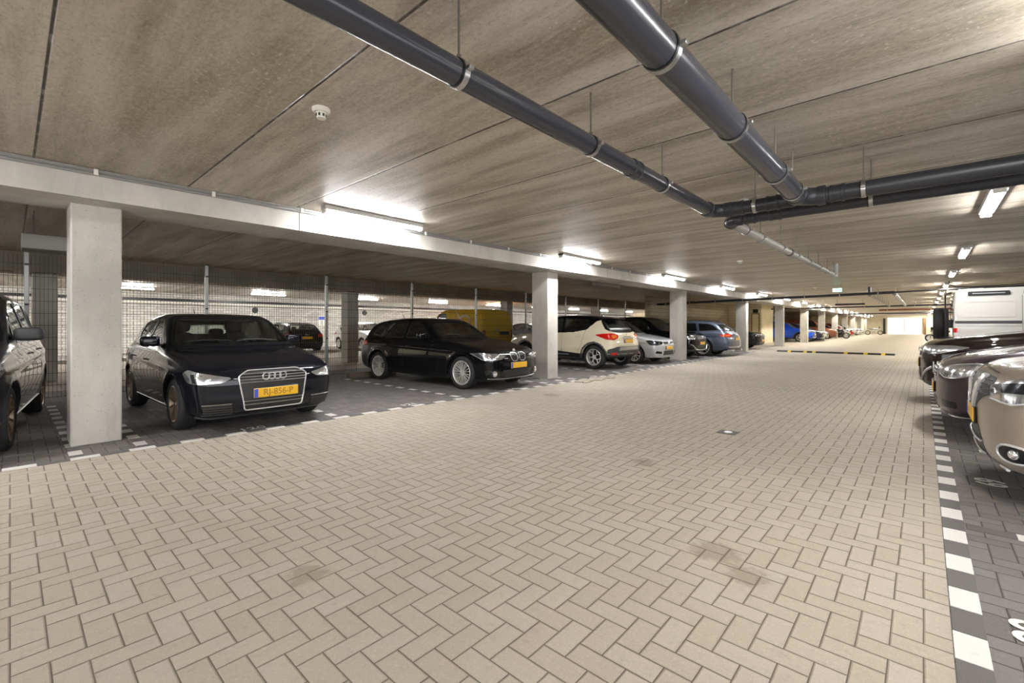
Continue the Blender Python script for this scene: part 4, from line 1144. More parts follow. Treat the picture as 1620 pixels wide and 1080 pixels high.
def car_a1(paint_=P_BLUEBLACK, cell=.022, full=True):
    L = 3.97; zb = .93
    sp = dict(L=L, W=1.74, H=1.42, fo=.81, wb=2.47, R=.31, zb=zb, paint=paint_,
        body=[(0, .48), (.0, .64), (.05, .735), (.28, .80), (.7, .88), (1.15, .955), (1.5, .965), (2.5, .96), (3.3, .985), (3.8, .99), (3.92, .90), (3.97, .70), (3.98, .42), (3.9, .27), (3.6, .19), (2, .16), (.4, .16), (.05, .19), (-.01, .32)],
        cab=[(1.0, .84), (1.42, 1.15), (1.82, 1.40), (2.15, 1.445), (2.65, 1.43), (3.2, 1.365), (3.52, 1.27), (3.86, .97), (3.7, .8), (2., .7), (1.1, .72)],
        sec=secs(zb), plan=plans(L, .88, .9), cplan=cpl(L), bf=.16, br=.10, bw=.13, g0=.94, g1=.25, crease=[(.70, .84, .012, .03)],
        windshield=rnd([(-.67, .995), (.67, .995), (.54, 1.36), (-.54, 1.36)], .06), rear_window=rnd([(-.55, 1.03), (.55, 1.03), (.46, 1.30), (-.46, 1.30)], .06),
        side_windows=[rnd([(1.52, 1.01), (2.3, 1.0), (2.28, 1.345), (2.02, 1.345)], .05), rnd([(2.37, 1.0), (2.98, 1.01), (3.2, 1.13), (3.05, 1.30), (2.35, 1.345)], .05)])
    c = Car('hatchback_car', sp, cell); c.windows(G_TINT, G_CLEAR, G_CLEAR)
    if full: c.interior(2.25, .52, 1)
    g = [(-.29, .715), (.29, .715), (.395, .655), (.33, .265), (-.33, .265), (-.395, .655)]
    gr = c.patch('grille', 'F', rnd(g, .03), M_TRIM, off=.004)
    q = rnd(g, .03); c.bar('grille_frame', 'F', q + [q[0]], .0085, M_CHROME, .012, gr)
    for z in (.68, .648, .616, .584, .365, .325):
        wv = .39 - (.66 - z) * .17 if z < .66 else .36 - (z - .66) * 1.2
        c.bar('grille_slat', 'F', [(-wv, z), (wv, z)], .005, M_SATIN, .01, gr)
    c.angled('headlamp', math.radians(40), [(.07, .425, .65), (.09, .50, .598), (.2, .66, .588), (.36, .79, .60), (.44, .83, .70), (.36, .79, .745), (.18, .62, .70)], M_LAMPG, .03, off=.006)
    for sg in (1, -1):
        for tt, y, z, r in ((.16, .60, .648, .034), (.25, .70, .662, .038)):
            hh = c.ray(sg * math.radians(40), c.uv(math.radians(40), (tt, y, z))[0] * sg, z)
            if hh: b = MB(); b.ell(hh[0] - hh[1] * r * .72, (r, r, r), 2, 12, 8); b.build('lamp_bulb', M_LENS, c.root, True)
    c.angled('headlamp_bezel', math.radians(40), [(.26, .735, .70), (.3, .76, .70), (.27, .735, .60), (.235, .71, .60)], M_LAMPD, 0, off=.009)
    vent = [(.44, .20), (.70, .21), (.76, .34), (.46, .33)]
    for o in c.both('air_intake', 'F', rnd([(.44, .215), (.70, .225), (.74, .345), (.46, .345)], .02), M_TRIM, off=.005): pass
    for z in (.24, .265, .29, .315): 
        for sg in (1, -1): c.bar('intake_slat', 'F', [(sg * .46, z), (sg * .72, z)], .004, M_CLAD, .009)
    for sg in (1, -1): c.bar('intake_frame', 'F', [(sg * .46, .352), (sg * .735, .352)], .006, M_SATIN, .006)
    c.bar('lip_strip', 'F', [(-.72, .185), (-.3, .175), (.3, .175), (.72, .185)], .012, M_CLAD, .006)
    c.badge('rings', 'F', 0, .645, .052)
    c.plate('F', .02, .45, 'RJ-856-P')
    for sg in (1, -1): c.bar('sill_strip', 'L' if sg > 0 else 'R', [(1.22, .255), (2.85, .265)], .006, M_SATIN, .004)
    c.angled('tail_lamp', math.radians(140), [(3.9, .5, .86), (3.9, .48, .76), (3.8, .72, .74), (3.62, .84, .80), (3.6, .84, .88), (3.8, .70, .90)], M_TAIL, .03, off=.006)
    c.plate('B', 0, .72, None, .5); c.badge('rings', 'B', 0, .86, .03)
    c.patch('rear_skirt', 'B', rnd([(-.6, .2), (.6, .2), (.6, .36), (-.6, .36)], .05), M_TRIM)
    c.seams(side=[[(1.33, .96), (1.36, .6), (1.42, .28), (2.3, .27), (2.33, .98)], [(2.33, .6), (2.33, .27), (2.8, .28), (2.98, .55), (3.08, .98)]],
            front=[[(.0, .752), (.4, .735), (.56, .72)]], top=[[(.30, .70), (.7, .74), (1.12, .72)]])
    c.wheels('ten', M_ALLOYB, .2); c.mirror_caps(1.62, 1.05, paint_); c.handles([(2.12, .80), (2.92, .82)], paint_); c.wipers(); c.antenna(3.15)
    return c

def car_bmw():
    L = 4.32; zb = .93
    sp = dict(L=L, W=1.77, H=1.42, fo=.78, wb=2.69, R=.325, zb=zb, paint=P_BLACK,
        body=[(0, .45), (.0, .62), (.05, .72), (.28, .80), (.8, .90), (1.35, .975), (1.7, .965), (2.8, .95), (3.6, .985), (4.1, 1.0), (4.24, .93), (4.32, .72), (4.32, .42), (4.22, .27), (3.9, .2), (2, .17), (.4, .17), (.05, .19), (-.01, .3)],
        cab=[(1.2, .85), (1.62, 1.13), (2.05, 1.40), (2.4, 1.445), (2.95, 1.435), (3.5, 1.40), (3.98, 1.32), (4.22, 1.0), (4.05, .8), (2., .7), (1.3, .74)],
        sec=secs(zb), plan=plans(L, .86, .9), cplan=cpl(L), bf=.17, br=.10, bw=.13, g0=.93, g1=.25, crease=[(.72, .86, .014, .03), (.3, .32, .012, .04)],
        windshield=rnd([(-.66, 1.02), (.66, 1.02), (.54, 1.345), (-.54, 1.345)], .06), rear_window=rnd([(-.55, 1.06), (.55, 1.06), (.46, 1.30), (-.46, 1.30)], .06),
        side_windows=[rnd([(1.75, 1.01), (2.52, 1.0), (2.50, 1.34), (2.25, 1.345)], .05), rnd([(2.6, 1.0), (3.3, 1.005), (3.28, 1.33), (2.58, 1.345)], .05), rnd([(3.36, 1.01), (3.80, 1.06), (3.68, 1.24), (3.34, 1.32)], .05)])
    c = Car('hatchback_car', sp, .022); c.windows(G_TINT, G_CLEAR, G_TINT); c.interior(2.5, .52, 1)
    for sg in (1, -1):
        k = [(sg * .03, .66), (sg * .05, .715), (sg * .20, .72), (sg * .245, .68), (sg * .225, .59), (sg * .17, .555), (sg * .06, .56), (sg * .03, .59)]
        k = rnd(k, .02); g = c.patch('kidney_grille', 'F', k, M_TRIM); c.bar('grille_frame', 'F', k + [k[0]], .005, M_SATIN, .005, g)
        for i in range(6): c.bar('grille_slat', 'F', [(sg * (.06 + .028 * i), .575), (sg * (.06 + .028 * i), .705)], .003, M_RUB, .007, g)
    A = math.radians(38)
    c.angled('headlamp', A, [(.06, .34, .665), (.1, .45, .61), (.22, .62, .575), (.34, .74, .59), (.56, .86, .72), (.4, .80, .73), (.2, .6, .71)], M_LAMPG, .02, off=.006)
    for sg in (1, -1):
        for tt, y, z, r in ((.16, .53, .65, .042), (.27, .66, .655, .046)):
            hh = c.ray(sg * A, c.uv(A, (tt, y, z))[0] * sg, z)
            if hh:
                b = MB(); n = hh[1]; p = hh[0] + n * .008; a = n.cross(Vector((0, 0, 1))).normalized(); u = a.cross(n)
                b.tube([p + (a * math.cos(q * PI / 12) + u * math.sin(q * PI / 12)) * r for q in range(25)], .008, 6, False); b.ell(p, (r * .6,) * 3, 2, 12, 8); b.build('lamp_ring', M_LENS, c.root, True)
    q3 = [(.1, .45, .612), (.22, .62, .58), (.34, .74, .595), (.54, .85, .715)]
    for sg in (1, -1): c.bar('lamp_strip', sg * A, [(c.uv(A, q)[0] * sg, q[2]) for q in q3], .009, M_LAMPG, .008)
    for sg in (1, -1):
        hh = c.ray('F', sg * .66, .33)
        b = MB(); b.lathe([(0, .02), (.04, .015), (.052, 0), (.06, 0), (.062, -.02)], hh[0] + Vector((.0, 0, 0)), 'x', 20); b.build('fog_lamp', M_LENS, c.root, True)
    c.patch('air_intake', 'F', rnd([(-.42, .26), (.42, .26), (.48, .39), (-.48, .39)], .03), M_TRIM)
    c.both('side_intake', 'F', rnd([(.54, .26), (.78, .27), (.80, .40), (.56, .38)], .03), M_RUB, off=.003)
    c.bar('lip_strip', 'F', [(-.74, .235), (-.3, .222), (.3, .222), (.74, .235)], .012, M_SATIN, .006)
    c.badge('round', 'F', 0, .755, .038); c.plate('F', 0, .47, None)
    c.angled('tail_lamp', math.radians(140), [(4.2, .5, .9), (4.2, .48, .80), (4.1, .72, .78), (3.9, .84, .82), (3.92, .84, .90), (4.1, .70, .92)], M_TAIL, .03, off=.006)
    c.seams(side=[[(1.45, .96), (1.42, .5), (1.5, .27), (2.52, .26), (2.56, .98)], [(2.56, .6), (2.56, .26), (3.05, .27), (3.25, .55), (3.42, .98)]],
            front=[[(.02, .745), (.3, .74), (.5, .735)]], top=[[(.28, .66), (.8, .74), (1.32, .72)]])
    c.wheels('multi', M_ALLOY, .215, rr=.232); c.mirror_caps(1.88, 1.04, P_BLACK); c.handles([(2.35, .82), (3.18, .84)], P_BLACK); c.wipers(); c.antenna(3.5)
    return c

def car_captur():
    L = 4.12; zb = 1.03
    def pf(cen, nrm, slot):
        # black roof and pillars down to the waistline, rising behind the rear door
        t, z = cen[:, 0], cen[:, 2]
        belt = np.interp(t, [0, 1.0, 1.25, 2.7, 3.15, 3.45, 3.56, 3.75, 4.0, 4.12], [9, 9, 1.04, 1.06, 1.14, 1.38, 1.42, 1.16, 1.05, 1.05])
        m = (z > belt) & (slot != 2); slot[m] = 3; return slot
    sp = dict(L=L, W=1.78, H=1.57, fo=.84, wb=2.61, R=.345, zb=zb, paint=P_BEIGE, cladz=.44, pf=pf, gap=.05,
        body=[(0, .5), (.0, .75), (.06, .86), (.3, .95), (.75, 1.02), (1.15, 1.07), (1.6, 1.07), (2.8, 1.07), (3.6, 1.10), (3.9, 1.12), (4.05, 1.02), (4.12, .8), (4.15, .5), (4.06, .36), (3.8, .27), (2, .22), (.4, .22), (.05, .27), (-.01, .4)],
        cab=[(.95, .95), (1.4, 1.27), (1.8, 1.53), (2.2, 1.595), (2.8, 1.59), (3.35, 1.545), (3.62, 1.46), (4.0, 1.06), (3.9, .9), (2., .8), (1.1, .85)],
        sec=secs(zb, .26, .91), plan=plans(L, .85, .89), cplan=cpl(L), bf=.17, br=.13, bw=.14, brc=.1, g0=.93, g1=.24, crease=[(.55, .62, .012, .06)], flare=.02,
        windshield=rnd([(-.66, 1.12), (.66, 1.12), (.54, 1.49), (-.54, 1.49)], .06), rear_window=rnd([(-.57, 1.17), (.57, 1.17), (.47, 1.44), (-.47, 1.44)], .09),
        side_windows=[rnd([(1.5, 1.11), (2.3, 1.1), (2.27, 1.48), (1.98, 1.48)], .05), rnd([(2.37, 1.1), (3.0, 1.15), (3.22, 1.27), (3.2, 1.42), (2.34, 1.48)], .06)])
    c = Car('crossover_car', sp, .022); c.windows(G_TINT, G_CLEAR, G_DARK); c.interior(2.3, .62, 1)
    A = math.radians(145)
    tl = [(3.98, .44, 1.0), (3.98, .47, .90), (3.9, .62, .845), (3.76, .76, .86), (3.5, .86, .99), (3.7, .80, 1.03), (3.9, .62, 1.04)]
    c.angled('tail_lamp', A, tl, M_TAIL, .04, off=.008)
    c.angled('tail_lamp_centre', A, [(3.98, .5, .98), (3.95, .56, .90), (3.88, .66, .89), (3.86, .68, .98)], M_TAILO, .03, off=.013)
    c.patch('bumper_trim', 'B', rnd([(-.84, .46), (.84, .46), (.84, .60), (.62, .66), (-.62, .66), (-.84, .60)], .03), M_CLAD, off=.02)
    c.patch('skid_plate', 'B', rnd([(-.58, .55), (.58, .55), (.52, .64), (-.52, .64)], .02), M_SATIN, off=.028)
    c.angled('rear_reflector', A, [(4.05, .6, .50), (4.05, .6, .43), (3.95, .76, .43), (3.95, .76, .5)], M_TAIL, .03, off=.024)
    c.plate('B', 0, .81, None, .52, .1); c.bar('plate_handle', 'B', [(-.3, .90), (.3, .90)], .018, M_CHROME, .012); c.badge('diamond', 'B', 0, 1.0, .045)
    c.patch('name_strip', 'B', [(-.24, .93), (.24, .93), (.24, .945), (-.24, .945)], M_TRIM)
    b = MB(); b.ell((c.xm - 3.62, 0, 1.47), (.17, .58, .022), 3, 24, 8); b.build('roof_spoiler', P_BLACK, c.root, True)
    q = [c.ray('B', .02 + .3 * k / 6, 1.19 + .05 * k / 6) for k in range(7)]; q = [h[0] + h[1] * .02 for h in q if h]
    b = MB(); b.tube(q, .008, 5); b.build('rear_wiper', M_TRIM, c.root, True)
    for o in c.both('door_moulding', 'L', rnd([(1.35, .34), (3.0, .34), (2.95, .44), (2.2, .50), (1.45, .47)], .03), M_TRIM, off=.008): pass
    for sg in (1, -1): c.bar('chrome_strip', 'L' if sg > 0 else 'R', [(1.6, .40), (2.6, .405)], .008, M_CHROME, .012)
    c.angled('headlamp', math.radians(40), [(.1, .4, .8), (.15, .5, .72), (.3, .74, .74), (.5, .86, .86), (.3, .72, .86)], M_LAMPG, .03)
    c.patch('grille', 'F', rnd([(-.36, .7), (.36, .7), (.36, .8), (-.36, .8)], .03), M_TRIM); c.badge('diamond', 'F', 0, .76, .06)
    c.seams(side=[[(1.32, 1.05), (1.30, .6), (1.36, .4), (2.32, .38), (2.34, 1.07)], [(2.34, .6), (2.33, .38), (2.86, .4), (3.02, .65), (3.15, 1.12)]], back=[[(0, .69), (.56, .69), (.62, .8), (.60, 1.05)]])
    c.wheels('swirl', M_ALLOY, .205, M_RUB); c.mirror_caps(1.62, 1.13, P_BLACK); c.handles([(2.15, .93), (2.95, .96)], P_BEIGE); c.antenna(3.2)
    return c

def car_polo(paint_=P_SILVER, cell=.025):
    L = 3.97; zb = .95
    sp = dict(L=L, W=1.69, H=1.46, fo=.84, wb=2.47, R=.31, zb=zb, paint=paint_,
        body=[(0, .48), (.0, .66), (.06, .77), (.28, .84), (.7, .92), (1.12, .985), (1.5, .985), (2.5, .97), (3.4, .985), (3.8, 1.0), (3.92, .93), (3.97, .72), (3.98, .42), (3.9, .27), (3.6, .2), (2, .17), (.4, .17), (.05, .2), (-.01, .32)],
        cab=[(.95, .86), (1.35, 1.15), (1.8, 1.43), (2.15, 1.485), (2.7, 1.475), (3.3, 1.41), (3.6, 1.31), (3.88, 1.0), (3.7, .8), (2., .7), (1.1, .75)],
        sec=secs(zb), plan=plans(L, .88, .9), cplan=cpl(L), bf=.16, br=.10, bw=.12, g0=.94, g1=.23, crease=[(.72, .8, .012, .03)],
        windshield=rnd([(-.66, 1.02), (.66, 1.02), (.54, 1.385), (-.54, 1.385)], .06), rear_window=rnd([(-.55, 1.05), (.55, 1.05), (.48, 1.32), (-.48, 1.32)], .06),
        side_windows=[rnd([(1.5, 1.02), (2.3, 1.0), (2.28, 1.38), (1.98, 1.38)], .05), rnd([(2.37, 1.0), (3.15, 1.02), (3.3, 1.12), (3.12, 1.34), (2.35, 1.38)], .05)])
    c = Car('hatchback_car', sp, cell); c.windows(G_TINT, G_CLEAR, G_TINT); c.interior(2.25, .53, 1)
    c.angled('headlamp', math.radians(38), [(.08, .36, .73), (.1, .40, .655), (.22, .64, .615), (.34, .76, .63), (.44, .81, .77), (.34, .76, .785), (.16, .56, .755)], M_LAMPD, .03, off=.006)
    for sg in (1, -1):
        for tt, y, z, r in ((.16, .53, .69, .042), (.26, .67, .70, .046)):
            A = math.radians(38); hh = c.ray(sg * A, c.uv(A, (tt, y, z))[0] * sg, z)
            if hh: b = MB(); b.ell(hh[0] - hh[1] * r * .72, (r, r, r), 2, 12, 8); b.build('lamp_bulb', M_LENS, c.root, True)
    g = c.patch('grille', 'F', rnd([(-.34, .645), (.34, .645), (.35, .735), (-.35, .735)], .02), M_TRIM); c.bar('grille_strip', 'F', [(-.34, .65), (.34, .65)], .006, M_CHROME, .008, g)
    c.badge('vw', 'F', 0, .70, .06)
    g = c.patch('lower_grille', 'F', rnd([(-.42, .30), (.42, .30), (.36, .44), (-.36, .44)], .03), M_TRIM)
    c.both('fog_lamp', 'F', rnd([(.5, .33), (.74, .36), (.72, .44), (.48, .41)], .03), M_LAMPD); 
    for sg in (1, -1): c.bar('chrome_strip', 'F', [(sg * .48, .33), (sg * .74, .35)], .007, M_CHROME)
    c.bar('lip_strip', 'F', [(-.74, .25), (-.3, .23), (.3, .23), (.74, .25)], .014, M_WPLAST, .004)
    c.plate('F', 0, .53)
    c.angled('tail_lamp', math.radians(140), [(3.9, .5, .9), (3.9, .48, .78), (3.8, .7, .76), (3.66, .8, .80), (3.64, .8, .92), (3.8, .68, .94)], M_TAIL, .03, off=.006)
    c.plate('B', 0, .72); c.badge('vw', 'B', 0, .9, .05)
    c.seams(side=[[(1.3, .97), (1.34, .6), (1.4, .27), (2.3, .26), (2.33, .98)], [(2.33, .6), (2.33, .26), (2.8, .27), (2.98, .55), (3.15, .98)]],
            front=[[(0, .765), (.36, .755), (.5, .765)]], top=[[(.30, .66), (.7, .70), (1.1, .69)]])
    c.wheels('ten', M_ALLOY, .195); c.mirror_caps(1.6, 1.06, paint_); c.handles([(2.12, .82), (2.95, .84)], paint_); c.wipers(); c.antenna(3.2)
    return c

def car_suv(paint_=P_BLACK, cell=.025, style='generic'):
    L = 4.40; zb = 1.04
    sp = dict(L=L, W=1.82, H=1.62, fo=.88, wb=2.64, R=.35, zb=zb, paint=paint_, cladz=.36,
        body=[(0, .5), (.0, .78), (.08, .91), (.35, .98), (.85, 1.04), (1.3, 1.09), (1.7, 1.085), (2.8, 1.07), (3.7, 1.1), (4.15, 1.12), (4.32, 1.04), (4.4, .8), (4.42, .5), (4.32, .34), (4.0, .26), (2, .22), (.4, .22), (.05, .26), (-.01, .4)],
        cab=[(1.1, .97), (1.55, 1.28), (2.0, 1.58), (2.4, 1.645), (3.0, 1.64), (3.6, 1.58), (3.95, 1.48), (4.3, 1.1), (4.1, .9), (2., .8), (1.2, .85)],
        sec=secs(zb, .26, .91), plan=plans(L, .86, .9), cplan=cpl(L), bf=.17, br=.11, bw=.13, g0=.93, g1=.23, crease=[(.8, .95, .014, .03)], flare=.02,
        windshield=rnd([(-.69, 1.14), (.69, 1.14), (.56, 1.54), (-.56, 1.54)], .06), rear_window=rnd([(-.58, 1.17), (.58, 1.17), (.5, 1.5), (-.5, 1.5)], .07),
        side_windows=[rnd([(1.7, 1.13), (2.5, 1.11), (2.48, 1.53), (2.2, 1.53)], .05), rnd([(2.57, 1.11), (3.35, 1.12), (3.32, 1.5), (2.55, 1.53)], .05), rnd([(3.42, 1.13), (3.85, 1.2), (3.7, 1.38), (3.4, 1.47)], .05)])
    c = Car('crossover_car', sp, cell); c.windows(G_TINT, G_CLEAR, G_TINT); c.interior(2.45, .64, 1)
    c.angled('headlamp', math.radians(40), [(.1, .42, .835), (.12, .5, .755), (.3, .74, .745), (.52, .88, .845), (.38, .82, .868), (.2, .6, .86)], M_LAMPG, .03, off=.006)
    c.patch('grille', 'F', rnd([(-.38, .7), (.38, .7), (.44, .84), (-.44, .84)], .03), M_TRIM); c.bar('grille_strip', 'F', [(-.4, .78), (.4, .78)], .012, M_CHROME)
    c.badge('oval', 'F', 0, .79, .05)
    c.patch('lower_grille', 'F', rnd([(-.5, .34), (.5, .34), (.4, .52), (-.4, .52)], .03), M_TRIM)
    c.both('fog_lamp', 'F', rnd([(.58, .42), (.76, .44), (.76, .54), (.6, .54)], .03), M_LAMPD)
    for sg in (1, -1): c.bar('bumper_strip', 'F', [(sg * .80, .56), (sg * .52, .36), (0, .33)], .02, M_SATIN, .006)
    c.plate('F', 0, .59)
    c.angled('tail_lamp', math.radians(140), [(4.3, .5, 1.0), (4.3, .48, .88), (4.2, .74, .86), (4.0, .88, .92), (4.0, .88, 1.0), (4.2, .72, 1.03)], M_TAIL, .03, off=.006)
    c.plate('B', 0, .78)
    c.seams(side=[[(1.45, 1.06), (1.48, .6), (1.52, .36), (2.52, .35), (2.54, 1.08)], [(2.54, .6), (2.53, .35), (3.05, .36), (3.22, .65), (3.4, 1.1)]], top=[[(.35, .70), (.8, .76), (1.25, .74)]])
    c.wheels('five', M_ALLOY, .215); c.mirror_caps(1.8, 1.16, paint_); c.handles([(2.32, .95), (3.2, .97)], paint_); c.wipers(); c.antenna(3.6)
    return c

def car_estate():
    L = 4.93; zb = .97
    sp = dict(L=L, W=1.87, H=1.46, fo=.92, wb=2.91, R=.36, zb=zb, paint=P_SLATE, gap=.035,
        body=[(0, .48), (.0, .66), (.06, .75), (.35, .82), (.9, .90), (1.5, .98), (2.0, .985), (3., .98), (4.2, 1.0), (4.65, 1.0), (4.83, .94), (4.91, .74), (4.94, .44), (4.84, .29), (4.5, .2), (2, .17), (.4, .17), (.05, .2), (-.01, .32)],
        cab=[(1.3, .87), (1.75, 1.13), (2.25, 1.43), (2.7, 1.49), (3.3, 1.485), (3.95, 1.455), (4.3, 1.37), (4.76, .98), (4.6, .8), (2., .7), (1.4, .75)],
        sec=secs(zb, .19), plan=plans(L, .86, .89), cplan=cpl(L, .94, .86), bf=.18, br=.14, bw=.13, brc=.09, g0=.92, g1=.25, crease=[(.74, .86, .014, .025)],
        windshield=rnd([(-.7, 1.04), (.7, 1.04), (.57, 1.385), (-.57, 1.385)], .06), rear_window=rnd([(-.6, 1.04), (.6, 1.04), (.5, 1.33), (-.5, 1.33)], .07),
        side_windows=[rnd([(1.9, 1.03), (2.75, 1.02), (2.72, 1.37), (2.45, 1.37)], .05), rnd([(2.83, 1.02), (3.6, 1.02), (3.5, 1.37), (2.8, 1.38)], .05), rnd([(3.67, 1.03), (4.44, 1.07), (4.2, 1.28), (4.0, 1.345), (3.58, 1.37)], .05)])
    c = Car('estate_car', sp, .025); c.windows(G_DARK, G_CLEAR, G_DARK, P_SLATE)
    for w in sp['side_windows']:
        for v in ('L', 'R'): c.bar('window_chrome', v, w[2:9], .006, M_SATIN, .006)
    A = math.radians(145)
    c.angled('tail_lamp', A, [(4.86, .48, .93), (4.86, .46, .84), (4.78, .68, .80), (4.55, .88, .82), (4.5, .90, .89), (4.75, .76, .93)], M_TAIL, .02, off=.007)
    c.angled('tail_lamp_strip', A, [(4.84, .55, .88), (4.84, .55, .86), (4.58, .87, .84), (4.58, .87, .87)], M_TAILO, 0, off=.011)
    c.plate('B', 0, .72, None, .5); c.badge('rings', 'B', 0, .88, .034)
    c.patch('rear_diffuser', 'B', rnd([(-.62, .2), (.62, .2), (.7, .34), (-.7, .34)], .03), M_TRIM); c.bar('chrome_strip', 'B', [(-.78, .40), (0, .38), (.78, .40)], .01, M_CHROME)
    for sg in (1, -1):
        b = MB(); b.tube([(c.xm - 4.94, sg * .56, .26), (c.xm - 4.7, sg * .56, .26)], .045, 12); b.build('exhaust_pipe', M_CHROME, c.root, True)
        b = MB(); P = [Vector((c.xm - t, sg * .60, z)) for t, z in ((2.3, 1.46), (2.6, 1.505), (3.6, 1.50), (4.1, 1.44))]; b.tube(P, .014, 8); b.build('roof_rail', M_SATIN, c.root, True)
    c.angled('headlamp', math.radians(40), [(.1, .46, .72), (.12, .5, .64), (.3, .76, .63), (.52, .9, .72), (.3, .76, .75)], M_LAMPG, .03)
    c.seams(side=[[(1.65, .97), (1.6, .6), (1.7, .27), (2.75, .26), (2.79, 1.0)], [(2.79, .6), (2.78, .26), (3.3, .28), (3.5, .6), (3.66, 1.0)]], back=[[(0, .5), (.6, .5), (.66, .78)]])
    c.wheels('twin', M_ALLOY, .245, rr=.265); c.mirror_caps(2.1, 1.07, P_SLATE); c.handles([(2.6, .86), (3.45, .87)], P_SLATE); c.antenna(4.1)
    return c

def car_mpv():
    L = 4.55; zb = 1.0
    sp = dict(L=L, W=1.80, H=1.64, fo=.92, wb=2.75, R=.325, zb=zb, paint=P_DKGREY,
        body=[(0, .48), (.0, .72), (.08, .86), (.32, .94), (.7, 1.02), (1.05, 1.06), (1.6, 1.045), (2.8, 1.03), (3.8, 1.06), (4.3, 1.08), (4.45, .98), (4.53, .76), (4.54, .44), (4.44, .29), (4.1, .22), (2, .18), (.4, .18), (.05, .22), (-.01, .34)],
        cab=[(.8, .92), (1.25, 1.2), (1.85, 1.55), (2.3, 1.655), (3.0, 1.665), (3.7, 1.60), (4.1, 1.48), (4.42, 1.06), (4.2, .9), (2., .8), (.95, .83)],
        sec=secs(zb, .2), plan=plans(L, .86, .9), cplan=cpl(L), bf=.18, br=.11, bw=.15, g0=.93, g1=.24, crease=[(.8, .9, .014, .03)],
        windshield=rnd([(-.69, 1.1), (.69, 1.1), (.56, 1.54), (-.56, 1.54)], .06), rear_window=rnd([(-.6, 1.12), (.6, 1.12), (.52, 1.5), (-.52, 1.5)], .07),
        side_windows=[rnd([(1.35, 1.09), (1.62, 1.08), (1.72, 1.33)], .03), rnd([(1.72, 1.08), (2.55, 1.07), (2.55, 1.54), (2.2, 1.54), (1.84, 1.4)], .04), rnd([(2.63, 1.07), (3.4, 1.08), (3.38, 1.53), (2.62, 1.55)], .05), rnd([(3.48, 1.09), (4.08, 1.16), (3.95, 1.4), (3.46, 1.51)], .05)])
    c = Car('people_carrier', sp, .022); c.windows(G_TINT, G_CLEAR, G_TINT); c.interior(2.35, .6, 1)
    for w in sp['side_windows'][1:]:
        for v in ('L', 'R'): c.bar('window_chrome', v, w[5:], .005, M_SATIN, .005)
    c.angled('headlamp', math.radians(40), [(.1, .42, .78), (.14, .5, .68), (.3, .74, .68), (.55, .87, .82), (.38, .8, .86), (.2, .6, .83)], M_LAMPG, .03)
    c.patch('grille', 'F', rnd([(-.42, .6), (.42, .6), (.46, .74), (-.46, .74)], .03), M_TRIM); c.plate('F', 0, .48)
    c.angled('tail_lamp', math.radians(140), [(4.44, .6, 1.0), (4.44, .6, .84), (4.3, .8, .82), (4.2, .86, .9), (4.2, .86, 1.05)], M_TAIL, .03)
    for sg in (1, -1): c.bar('sill_strip', 'L' if sg > 0 else 'R', [(1.4, .30), (3.25, .31)], .008, M_SATIN, .004)
    c.seams(side=[[(1.3, 1.04), (1.33, .6), (1.42, .28), (2.58, .27), (2.6, 1.06)], [(2.6, .6), (2.58, .27), (3.1, .28), (3.3, .6), (3.46, 1.07)]])
    c.wheels('ten', M_ALLOYB, .215); c.mirror_caps(1.62, 1.16, M_CLAD, (.10, .12, .075)); c.handles([(2.38, .92), (3.26, .94)], P_DKGREY); c.wipers()
    return c

